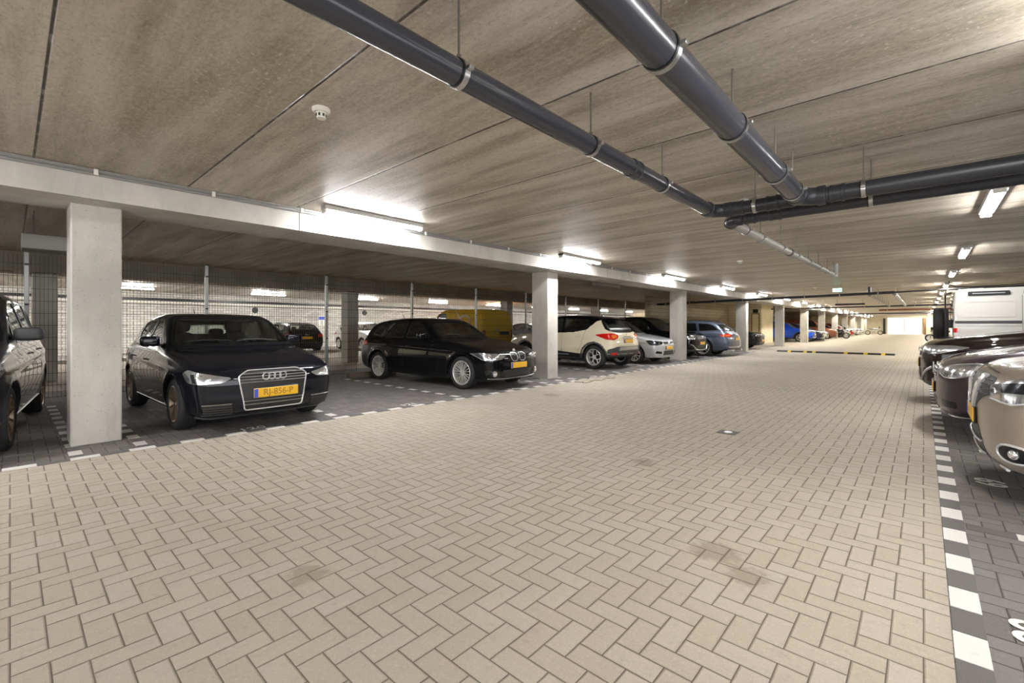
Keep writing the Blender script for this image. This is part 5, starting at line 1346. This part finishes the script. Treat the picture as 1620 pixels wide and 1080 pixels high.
def car_qash():
    L = 4.38; zb = 1.02
    sp = dict(zs=1.03, L=L, W=1.81, H=1.59, fo=.90, wb=2.65, R=.35, zb=zb, paint=P_TAUPE, clad=M_CLAD,
        body=[(.0, .5), (.0, .72), (.035, .86), (.14, .945), (.5, 1.0), (.95, 1.05), (1.3, 1.09), (1.7, 1.08), (2.8, 1.06), (3.7, 1.09), (4.15, 1.1), (4.3, 1.02), (4.38, .8), (4.4, .5), (4.3, .32), (4.0, .25), (2, .22), (.4, .20), (.10, .22), (.02, .30)],
        cab=[(1.1, .96), (1.55, 1.26), (2.0, 1.55), (2.4, 1.615), (3.0, 1.61), (3.6, 1.55), (3.95, 1.45), (4.28, 1.08), (4.1, .9), (2., .8), (1.2, .85)],
        sec=secs(zb, .26, .91), plan=plans(L, .86, .9), cplan=cpl(L), bf=.20, br=.11, bw=.13, g0=.93, g1=.23, crease=[(.86, .95, .014, .03)], flare=.018, k1=.08,
        windshield=rnd([(-.69, 1.13), (.69, 1.13), (.56, 1.51), (-.56, 1.51)], .06), rear_window=rnd([(-.58, 1.16), (.58, 1.16), (.5, 1.46), (-.5, 1.46)], .07),
        side_windows=[rnd([(1.7, 1.12), (2.5, 1.1), (2.48, 1.5), (2.2, 1.5)], .05), rnd([(2.57, 1.1), (3.35, 1.11), (3.32, 1.48), (2.55, 1.5)], .05)])
    c = Car('crossover_car', sp, .018); c.windows(G_TINT, G_CLEAR, G_TINT); c.interior(2.45, .64, 1)
    A = math.radians(42)
    # black mesh grille band, chrome v, badge
    g = c.patch('grille', 'F', rnd([(-.62, .75), (-.44, .70), (-.2, .60), (.2, .60), (.44, .70), (.62, .75), (.56, .86), (.3, .875), (-.3, .875), (-.56, .86)], .02), M_TRIM, off=.004)
    for sg in (1, -1):
        b = MB()
        for k in range(9):
            for j in range(4):
                y, z = .22 + .038 * k, .735 + .033 * j
                if z < .70 + max(0, (y - .44)) * .3: continue
                h = c.ray('F', sg * y, z)
                if h: b.ell(h[0] + h[1] * .004, (.008, .012, .009), 2, 6, 4)
        b.build('grille_mesh', M_CLAD, c.root, True)
    for sg in (1, -1):
        c.patch('chrome_wing', 'F', [(sg * y, z) for y, z in rnd([(.16, .60), (.24, .60), (.42, .865), (.34, .87), (.22, .78)], .015)], M_CHROME, off=.02, thick=.02)
    c.badge('round', 'F', 0, .74, .07)
    lamp3 = [(.12, .50, .80), (.14, .54, .715), (.24, .70, .695), (.42, .85, .75), (.62, .90, .90), (.5, .87, .925), (.26, .70, .87)]
    for o in c.angled('headlamp', A, lamp3, M_LAMPG, .02, off=.007):
        pass
    c.angled('headlamp_bezel', A, [(.2, .62, .83), (.2, .62, .77), (.34, .78, .78), (.45, .85, .86), (.3, .74, .85)], M_LAMPD, .02, off=.012)
    for sg in (1, -1):
        for tt, y, z, r in ((.24, .68, .80, .035), (.36, .79, .82, .035)):
            hh = c.ray(sg * A, c.uv(A, (tt, y, z))[0] * sg, z)
            if hh: b = MB(); b.ell(hh[0] - hh[1] * r * .72, (r, r, r), 2, 14, 8); b.build('lamp_bulb', M_LENS, c.root, True)
        q3 = [(.14, .54, .72), (.24, .70, .70), (.42, .85, .755)]
        c.bar('lamp_strip', sg * A, [(c.uv(A, q)[0] * sg, q[2]) for q in q3], .007, M_CHROME, .01)
    ig = c.patch('lower_grille', 'F', rnd([(-.45, .27), (.45, .27), (.34, .49), (-.34, .49)], .03), M_TRIM, off=.003)
    for z in (.30, .385): c.bar('grille_slat', 'F', [(-.42, z), (.42, z)], .008, M_SATIN, .012, ig)
    for sg in (1, -1):
        f = [(.34, .66, .43), (.34, .66, .33), (.52, .82, .33), (.52, .82, .43)]
        p = [c.uv(math.radians(35), q) for q in [(.18, .60, .44), (.16, .60, .32), (.3, .80, .31), (.32, .82, .43)]]
        p = [(a * sg, z) for a, z in p]
        cy = sum(a for a, _ in p) / 4; cz = sum(z for _, z in p) / 4
        el = [(cy + .115 * math.cos(q * PI / 12) * 1., cz + .06 * math.sin(q * PI / 12)) for q in range(24)]
        v = sg * math.radians(35)
        o = c.patch('fog_lamp', v, el, M_LAMPD, off=.004); c.bar('fog_lamp_ring', v, el + [el[0]], .009, M_CHROME, .008, o)
        hh = c.ray(v, cy, cz)
        if hh: b = MB(); b.ell(hh[0] + hh[1] * .0, (.03, .04, .035), 2, 12, 8); b.build('fog_bulb', M_LENS, o, True)
    c.bar('lip_strip', 'F', [(-.62, .245), (-.3, .225), (.3, .225), (.62, .245)], .014, M_SATIN, .006)
    c.plate('F', 0, .545)
    c.seams(side=[[(1.45, 1.05), (1.48, .6), (1.52, .36), (2.52, .35), (2.54, 1.06)]], top=[[(.14, .5), (.4, .72), (.8, .78), (1.25, .76)]], front=[[(0, .905), (.3, .9), (.52, .89)]])
    c.angled('tail_lamp', math.radians(140), [(4.3, .5, .96), (4.3, .48, .88), (4.2, .74, .86), (4.0, .88, .9), (4.0, .88, .98)], M_TAIL, .03)
    c.wheels('five', M_ALLOY, .215); c.mirror_caps(1.8, 1.14, P_TAUPE); c.handles([(2.32, .93), (3.2, .95)], P_TAUPE); c.wipers()
    return c

def car_eos():
    L = 4.41; zb = .94
    sp = dict(zs=1.17, L=L, W=1.79, H=1.44, fo=.93, wb=2.58, R=.32, zb=zb, paint=P_PLUM,
        body=[(.0, .48), (.0, .62), (.05, .72), (.2, .79), (.5, .86), (1.0, .94), (1.5, .985), (1.9, .97), (3., .95), (3.9, .98), (4.2, .97), (4.35, .86), (4.41, .66), (4.42, .42), (4.3, .28), (4.0, .2), (2, .17), (.4, .17), (.08, .19), (.0, .3)],
        cab=[(1.3, .86), (1.75, 1.13), (2.2, 1.41), (2.6, 1.46), (3.0, 1.43), (3.5, 1.28), (3.95, .98), (3.8, .8), (2., .7), (1.4, .75)],
        sec=secs(zb), plan=plans(L, .85, .88), cplan=cpl(L), bf=.22, br=.12, bw=.14, g0=.92, g1=.25, crease=[(.72, .85, .012, .03)], k1=.11,
        windshield=rnd([(-.66, 1.03), (.66, 1.03), (.54, 1.36), (-.54, 1.36)], .06), rear_window=rnd([(-.5, 1.05), (.5, 1.05), (.44, 1.28), (-.44, 1.28)], .06),
        side_windows=[rnd([(1.9, 1.02), (2.9, 1.0), (2.85, 1.34), (2.4, 1.35)], .05), rnd([(2.97, 1.0), (3.55, 1.02), (3.3, 1.24), (2.93, 1.34)], .05)])
    c = Car('coupe_car', sp, .02); c.windows(G_TINT, G_CLEAR, G_TINT); c.interior(2.6, .52, 1)
    A = math.radians(45)
    hl = bspl([(p[0], p[1]) for p in [c.uv(A, q) for q in [(.1, .42, .645), (.16, .55, .585), (.3, .72, .595), (.48, .84, .68), (.5, .84, .735), (.36, .76, .742), (.18, .58, .705)]]], 5)
    for sg in (1, -1):
        q = [(a * sg, z) for a, z in hl]; o = c.patch('headlamp', sg * A, q, M_LAMPG, off=.007); c.bar('headlamp_edge', sg * A, q + [q[0]], .005, M_SATIN, .007, o)
        hh = c.ray(sg * A, c.uv(A, (.3, .72, .68))[0] * sg, .68)
        if hh: b = MB(); b.ell(hh[0] - hh[1] * .03, (.05, .05, .045), 2, 14, 8); b.build('lamp_bulb', M_LENS, o, True)
    g = c.patch('grille', 'F', rnd([(-.38, .58), (.38, .58), (.30, .70), (-.30, .70)], .03), M_TRIM)
    for z in (.60, .63, .66, .69): c.bar('grille_slat', 'F', [(-.36, z), (.36, z)], .006, M_CHROME, .008, g)
    c.badge('vw', 'F', 0, .65, .065); c.plate('F', 0, .46, None, .52)
    c.patch('lower_grille', 'F', rnd([(-.4, .26), (.4, .26), (.36, .38), (-.36, .38)], .02), M_TRIM)
    c.angled('fog_lamp', math.radians(30), [(.16, .52, .37), (.16, .52, .30), (.26, .72, .30), (.26, .72, .36)], M_LAMPD, .02)
    c.bar('lip_strip', 'F', [(-.8, .22), (-.3, .20), (.3, .20), (.8, .22)], .008, M_SATIN, .006)
    c.seams(side=[[(1.7, .97), (1.68, .5), (1.75, .27), (2.92, .26), (2.96, .98)]], top=[[(.22, .40), (.5, .66), (1.0, .74), (1.45, .72)]])
    c.angled('tail_lamp', math.radians(140), [(4.3, .5, .86), (4.3, .48, .76), (4.2, .74, .74), (4.0, .85, .80), (4.1, .78, .9)], M_TAIL, .03)
    c.wheels('five', M_ALLOY, .215); c.mirror_caps(2.0, 1.05, P_PLUM); c.handles([(2.75, .84)], P_PLUM); c.wipers()
    return c

def car_fast(paint_=P_BROWNBLK, cell=.022):
    """large dark saloon with a long bonnet"""
    L = 4.70; zb = .98
    sp = dict(L=L, W=1.85, H=1.50, fo=.92, wb=2.80, R=.34, zb=zb, paint=paint_,
        body=[(.0, .5), (.0, .70), (.05, .80), (.22, .87), (.6, .94), (1.1, 1.0), (1.55, 1.04), (2.0, 1.02), (3., 1.0), (4.0, 1.04), (4.45, 1.05), (4.6, .95), (4.7, .72), (4.71, .44), (4.6, .3), (4.3, .22), (2, .19), (.4, .19), (.08, .21), (.0, .33)],
        cab=[(1.35, .92), (1.8, 1.19), (2.3, 1.47), (2.7, 1.525), (3.2, 1.50), (3.8, 1.36), (4.3, 1.06), (4.2, .9), (2., .75), (1.45, .8)],
        sec=secs(zb, .2), plan=plans(L, .86, .88), cplan=cpl(L), bf=.20, br=.12, bw=.14, g0=.92, g1=.25, crease=[(.8, .92, .013, .03)], k1=.1,
        windshield=rnd([(-.68, 1.08), (.68, 1.08), (.55, 1.42), (-.55, 1.42)], .06), rear_window=rnd([(-.54, 1.12), (.54, 1.12), (.47, 1.38), (-.47, 1.38)], .06),
        side_windows=[rnd([(1.98, 1.07), (2.8, 1.05), (2.78, 1.41), (2.45, 1.41)], .05), rnd([(2.87, 1.05), (3.6, 1.07), (3.5, 1.34), (2.84, 1.41)], .05)])
    c = Car('fastback_car', sp, cell); c.windows(G_TINT, G_CLEAR, G_TINT)
    A = math.radians(42)
    for o in c.angled('headlamp', A, [(.1, .42, .76), (.12, .48, .66), (.28, .72, .655), (.6, .90, .78), (.5, .88, .82), (.24, .68, .80)], M_LAMPD, .02, off=.006): pass
    for sg in (1, -1):
        for tt, y, z, r in ((.16, .54, .725, .04), (.26, .67, .73, .045), (.4, .79, .745, .035)):
            hh = c.ray(sg * A, c.uv(A, (tt, y, z))[0] * sg, z)
            if hh: b = MB(); b.ell(hh[0] - hh[1] * r * .7, (r, r, r), 2, 12, 8); b.build('lamp_bulb', M_LENS, c.root, True)
    g = c.patch('grille', 'F', rnd([(-.32, .52), (.32, .52), (.4, .70), (.3, .76), (-.3, .76), (-.4, .70)], .03), M_TRIM); c.bar('grille_frame', 'F', rnd([(-.4, .70), (-.32, .53), (.32, .53), (.4, .70)], .03)[5:-5], .012, M_CHROME, .008, g)
    c.badge('oval', 'F', 0, .71, .07)
    c.patch('lower_grille', 'F', rnd([(-.5, .25), (.5, .25), (.46, .38), (-.46, .38)], .03), M_RUB)
    c.both('side_intake', 'F', rnd([(.56, .3), (.78, .32), (.8, .44), (.58, .42)], .03), M_LAMPD)
    c.plate('F', 0, .46)
    c.seams(side=[[(1.7, .99), (1.66, .6), (1.75, .3), (2.8, .29), (2.83, 1.03)]], top=[[(.25, .5), (.6, .7), (1.1, .77), (1.5, .75)]])
    c.wheels('five', M_ALLOY, .225); c.mirror_caps(2.1, 1.1, paint_)
    return c

def car_caddy():
    L = 4.40; zb = 1.12
    sp = dict(auto=False, L=L, W=1.79, H=1.88, fo=.88, wb=2.68, R=.33, zb=zb, paint=P_YELLOW,
        body=[(.0, .5), (.0, .74), (.06, .88), (.3, .97), (.7, 1.05), (1.1, 1.14), (1.6, 1.15), (3., 1.15), (4.1, 1.16), (4.38, 1.14), (4.42, .9), (4.42, .44), (4.36, .28), (4.0, .22), (2, .19), (.4, .19), (.05, .22), (-.01, .34)],
        cab=[(.9, 1.0), (1.25, 1.32), (1.65, 1.74), (2.0, 1.90), (2.6, 1.91), (3.6, 1.90), (4.25, 1.88), (4.34, 1.6), (4.42, 1.1), (4.3, .8), (2., .8), (1., .9)],
        sec=secs(zb, .2), plan=plans(L, .86, .96), cplan=[(.9, .94), (1.7, 1.), (L, .99)], bf=.18, br=.05, bw=.12, brc=.02, g0=.95, g1=.13, k2=.1,
        windshield=rnd([(-.7, 1.2), (.7, 1.2), (.62, 1.72), (-.62, 1.72)], .06), rear_window=None,
        side_windows=[rnd([(1.4, 1.2), (2.25, 1.18), (2.25, 1.72), (1.85, 1.72)], .06)])
    c = Car('delivery_van', sp, .03); c.windows(G_TINT, G_CLEAR)
    c.both('rear_door_window', 'B', rnd([(.1, 1.24), (.66, 1.24), (.62, 1.68), (.1, 1.68)], .05), P_YELLOW, off=.01)
    c.both('tail_lamp', 'B', rnd([(.68, .80), (.84, .80), (.82, 1.1), (.70, 1.1)], .03), M_TAIL)
    c.plate('B', -.3, .98, None, .5, .1, True); c.badge('vw', 'B', .12, 1.1, .06)
    c.seams(back=[[(.0, .4), (.0, 1.75)]], side=[[(2.35, .3), (2.35, 1.75)], [(3.3, .3), (3.3, 1.75)]])
    # bicycle drawn on the flank
    b = MB()
    for r, k in ((.34, .022), (.30, .008)):
        P = []
        for i in range(37):
            h = c.ray('L', 3.35 + r * math.cos(i * PI / 18), 1.32 + r * math.sin(i * PI / 18))
            P.append(h[0] + h[1] * .003) if h else 0
        b.tube(P, k, 5, False)
    q = [c.ray('L', 3.35 - .55 * k / 8, 1.32 + .5 * k / 8) for k in range(-0, 9)]; b.tube([h[0] + h[1] * .004 for h in q if h], .018, 5)
    b.build('bicycle_picture', M_WPLAST, c.root, True)
    c.wheels('steel', M_SATIN, .2); c.mirror_caps(1.55, 1.28, M_TRIM)
    return c

def car_4x4():
    L = 4.70; zb = 1.33
    sp = dict(auto=False, L=L, W=1.80, H=2.10, fo=.72, wb=2.79, R=.39, zb=zb, paint=P_WHITE, clad=M_CLAD, gap=.07,
        body=[(.0, .6), (.0, 1.0), (.05, 1.17), (.2, 1.19), (.8, 1.22), (1.4, 1.27), (1.6, 1.37), (2, 1.37), (4.6, 1.37), (4.7, 1.37), (4.70, 1.2), (4.70, .6), (4.66, .5), (4.0, .48), (2, .45), (.4, .48), (.05, .5)],
        cab=[(1.3, 1.1), (1.46, 1.4), (1.78, 1.92), (1.9, 2.08), (2.2, 2.12), (3.5, 2.13), (4.5, 2.12), (4.66, 2.10), (4.69, 1.9), (4.70, 1.3), (4.6, 1.0), (2., 1.0), (1.4, 1.)],
        sec=[(.3, .97), (.5, .99), (.8, 1.), (1.3, 1.), (2.5, .99)], plan=[(0, .86), (.6, .9), (.9, .97), (1.4, 1), (L, .995)], cplan=[(.9, .98), (L, .995)], bf=.05, br=.01, bw=.03, brc=.01, g0=.995, g1=.09, gp=1.6, k1=.05, k2=.07, k3=.02, flare=.03, crown=.01,
        windshield=rnd([(-.68, 1.42), (.68, 1.42), (.66, 1.86), (-.66, 1.86)], .05), rear_window=rnd([(-.36, 1.42), (.5, 1.42), (.48, 1.84), (-.36, 1.84)], .05),
        side_windows=[rnd([(1.85, 1.40), (2.6, 1.40), (2.6, 1.84), (2.0, 1.84)], .08), rnd([(2.78, 1.40), (3.55, 1.40), (3.55, 1.84), (2.78, 1.84)], .08)])
    c = Car('off_road_van', sp, .03); c.windows(plain('glass_brown', (92, 52, 30), .1), G_CLEAR, G_DARK)
    for v in ('L', 'R'):
        c.ring('raised_panel', v, rnd([(3.72, 1.46), (4.52, 1.46), (4.52, 1.80), (3.72, 1.80)], .05), P_WHITE, wo=.012, wi=.012, off=.008)
        c.patch('side_stripe', v, [(3.63, 1.31), (4.66, 1.31), (4.66, 1.365), (3.63, 1.365)], M_CLAD, off=.01)
        c.patch('tail_lamp', v, rnd([(4.62, 1.1), (4.68, 1.1), (4.68, 1.2), (4.62, 1.2)], .01), M_TAIL, off=.01)
    c.seams(side=[[(3.62, .55), (3.62, 1.92)], [(2.7, .55), (2.7, 1.92)], [(1.75, .55), (1.75, 1.36), (1.95, 1.9)], [(3.62, 1.25), (4.66, 1.25)]])
    for sg in (1, -1):
        for x0, x1 in ((3.8, 4.45), (2.9, 3.6), (2.1, 2.8)):
            b = MB(); b.bbox((c.xm - (x0 + x1) / 2, sg * .855, 1.985), (x1 - x0, .03, .09), .01); b.cur = 1
            b.bbox((c.xm - (x0 + x1) / 2, sg * .872, 1.985), (x1 - x0 - .14, .012, .018), .003); b.build('roof_bracket', [M_TRIM, M_SATIN], c.root)
        b = MB(); b.tube([(c.xm - 4.2, sg * .78, 2.12), (c.xm - 1.9, sg * .78, 2.12)], .018, 8); b.build('roof_rail', M_TRIM, c.root, True)
    # spare wheel on the rear door, ladder
    b = MB(); R = .39
    pr = [(.2, -.12), (.22, -.135), (R - .03, -.135), (R, -.1)]
    for k in range(5): pr += [(R, -.09 + .04 * k), (R - .012, -.085 + .04 * k), (R - .012, -.07 + .04 * k), (R, -.065 + .04 * k)]
    pr += [(R, .1), (R - .03, .135), (.22, .135), (.2, .12)]
    b.lathe(pr, (0, 0, 0), 'x', 44); o = b.build('spare_wheel', M_TYRE, c.root, True); o.location = (c.xm - L - .19, -.22, 1.30)
    b = MB(); b.lathe([(0, -.1), (.1, -.1), (.2, -.06), (.21, .1)], (0, 0, 0), 'x', 28); b.build('spare_rim', M_ALLOYD, o, True)
    b = MB(); b.bbox((c.xm - L - .03, -.22, 1.30), (.12, .2, .2), .01); b.build('spare_bracket', M_TRIM, c.root)
    b = MB(); x = c.xm - L - .1
    for y in (-.86, -.66): b.tube([(x + .08, y, 2.02), (x - .02, y, 1.98), (x - .02, y, 1.0), (x + .08, y, .95)], .014, 6)
    for k in range(4): b.tube([(x - .02, -.86, 1.15 + .24 * k), (x - .02, -.66, 1.15 + .24 * k)], .012, 6)
    b.build('rear_ladder', M_TRIM, c.root, True)
    c.wheels('steel', M_SATIN, .24); c.mirror_caps(1.85, 1.45, M_TRIM, (.06, .1, .1))
    return c

def motorcycle(x, y, yaw, lab, body=P_BLACK):
    r = empty('motorcycle', (x, y, 0), yaw); tag(r, lab, 'motorcycle', 'motorcycles far down the garage')
    for xx in (-.7, .7):
        b = MB(); b.lathe([(.22, -.05), (.29, -.06), (.31, 0), (.29, .06), (.22, .05)], (xx, 0, .31), 'y', 24, True); w_ = b.build('wheel', M_TYRE, r, True)
        b = MB(); b.lathe([(0, .04), (.05, .04), (.05, -.04), (0, -.04)], (xx, 0, .31), 'y', 12)
        for k in range(6): a = k * PI / 3; b.tube([(xx, 0, .31), (xx + .22 * math.cos(a), 0, .31 + .22 * math.sin(a))], .012, 5)
        b.build('rim', M_ALLOY, w_)
    b = MB(); b.ell((.15, 0, .82), (.3, .15, .13), 2.4); b.ell((.0, 0, .5), (.28, .14, .2), 3); b.build('tank', body, r, True)
    b = MB(); b.ell((-.35, 0, .82), (.36, .13, .06), 3); b.build('seat', M_TRIM, r, True)
    b = MB(); b.tube([(.7, .09, .31), (.5, .09, .95)], .02, 6); b.tube([(.7, -.09, .31), (.5, -.09, .95)], .02, 6); b.tube([(.42, -.36, 1.03), (.5, 0, 1.0), (.42, .36, 1.03)], .014, 6); b.tube([(-.7, .08, .31), (0, .08, .4)], .022, 6); b.build('fork', M_SATIN, r, True)
    b = MB(); b.ell((.62, 0, .86), (.08, .1, .1), 2); b.build('headlamp', M_LAMPG, r, True)
    b = MB(); b.ell((.58, 0, 1.06), (.08, .16, .14), 2); b.build('windshield', M_TRIM, r, True)

# ================================================================== PLACE THE CARS
def repaint(root, m, was):
    for o in [root] + list(root.children_recursive):
        if o.type == 'MESH':
            for i, s_ in enumerate(o.material_slots):
                if s_.material == was: s_.link = 'OBJECT'; s_.material = m
def dup(car, x, y, yaw, label, paint_=None, group=None, cat='car'):
    bpy.context.view_layer.update()
    r = copy_tree(car.root); r.location = (x, y, 0); r.rotation_euler = (0, 0, yaw); r['label'] = label; r['category'] = cat
    if group: r['group'] = group
    if paint_:
        def walk(o):
            for k in o.children:
                if k.type == 'MESH':
                    for s_ in k.material_slots:
                        if s_.material == car.sp['paint']: s_.link = 'OBJECT'; s_.material = paint_
                walk(k)
        walk(r)
    return r
G1, G2, G3, G4 = 'cars parked along the left side', 'cars parked along the right side', 'cars behind the wire fence', 'cars far down the garage'
def at_front(car, xf, y, yaw):
    """origin so that the middle of the front axle stands at (xf, y)"""
    d = car.wb / 2; return xf - d * math.cos(yaw), y - d * math.sin(yaw), yaw
mpv = car_mpv(); yaw = math.radians(-6.5); mpv.place(*at_front(mpv, -6.93, -.86, yaw), 'dark grey people carrier at the left edge, nose towards the lane', G1)
a1 = car_a1(); a1.place(*at_front(a1, -6.72, 2.16, math.radians(1.5)), 'blue black hatchback with chrome framed grille and four-ring badge beside the nearest column', G1)
bmw = car_bmw(); bmw.place(*at_front(bmw, -6.84, 6.84, math.radians(4.5)), 'black hatchback with twin kidney grille and silver multi-spoke wheels before the second column', G1)
cap = car_captur(); cap.place(-7.1 - cap.wb / 2, 12.22, PI, 'ivory crossover with black roof seen from behind, past the second column', G1)
polo = car_polo(); polo.place(*at_front(polo, -7.12, 14.72, 0), 'silver small hatchback nose out, right of the ivory crossover', G1)
suv = car_suv(P_BLACK); suv.place(*at_front(suv, -7.22, 17.95, 0), 'dark crossover mostly hidden behind the third column with silver bumper trim', G1)
est = car_estate(); est.place(-6.82 - est.wb / 2, 20.25, PI, 'slate blue estate car with silver roof rails seen from behind, between third and fourth columns', G1)
fast = car_fast(P_BLACK); fast.place(-7.4 - fast.wb / 2, 27.5, 0, 'black fastback peeking out behind the fourth column', G1)
rj = dup(suv, -.05 + 1.1 * suv.xm, 10.45, PI, 'brown black tall crossover, farthest of the three right hand cars', P_BROWNBLK, G2); rj.scale = (1.1, 1.08, 1.1)
qash = car_qash(); qash.place(.30 + qash.xm, 5.32, PI, 'taupe crossover whose nose with chrome v grille fills the right edge', G2)
eos = car_eos(); eos.place(.10 + eos.xm, 7.92, PI, 'plum coloured car with round-cornered headlamp between the other two right hand cars', G2)
k4 = car_4x4(); k4.place(.50 + 4.70 - k4.xm, 15.5, 0, 'white boxy off-road van with spare wheel on its back, behind the right hand cars', G2, 'van')
cad = car_caddy(); cad.place(-11.85 - 4.40 + cad.xm, 12.35, PI, 'yellow delivery van with a bicycle picture behind the wire fence', G3, 'van')
dup(a1, -21.3 - a1.wb / 2, 9.0, PI, 'dark hatchback seen from behind with red tail lamps beyond the wire fence', P_BLACK, G3)
dup(polo, -21.4 - polo.wb / 2, 12.95, 0, 'small white hatchback beyond the wire fence left of the yellow van', P_WHITE, G3)
for i, (y, p, lab) in enumerate(((27.5, P_DKGREY, 'grey small car beyond the fence right of the yellow van'), (30.2, P_SLATE, 'bluish small car beyond the fence, second one past the orange lamp'))):
    dup(polo, -21.6 - polo.wb / 2, y, 0, lab, p, G3)
# far left row
dup(suv, -7.12 - suv.wb / 2, 42.0, 0, 'bright blue crossover beyond the speed bump', P_BLUE, G4)
dup(polo, -6.9 - polo.wb / 2, 44.6, 0, 'navy hatchback right of the bright blue crossover', P_NAVY, G4)
dup(a1, -6.9 - a1.wb / 2, 47.2, 0, 'far silver hatchback beside the navy one', P_SILVER, G4)
dup(cad, -6.9 - cad.wb / 2, 52.4, 0, 'rust brown van far down the left row', P_RUST, G4, 'van')
motorcycle(-6.3, 54.9, .3, 'black motorcycle beside the far columns past the rust brown van')
dup(suv, -6.9 - suv.wb / 2, 58.6, 0, 'far black crossover past the first motorcycle', None, G4)
dup(fast, -6.9 - fast.wb / 2, 62.0, 0, 'far silver saloon in the left row', P_SILVER, G4)
dup(polo, -6.9 - polo.wb / 2, 66.4, 0, 'red hatchback far down the left row', P_RED, G4)
dup(suv, -6.9 - suv.wb / 2, 69.3, 0, 'white crossover just past the far red hatchback', P_WHITE, G4)
dup(polo, -6.9 - polo.wb / 2, 74.4, 0, 'farther white small car in the left row', P_WHITE, G4)
dup(polo, -6.9 - polo.wb / 2, 78.0, 0, 'last white car of the left row before the far wall', P_WHITE, G4)
motorcycle(-5.2, 82.2, .2, 'small scooter-like motorcycle standing before the far partition wall', P_WHITE)
motorcycle(1.05, 48.0, 2.9, 'dark motorcycle standing beyond the brown black car at the right', P_BLACK)
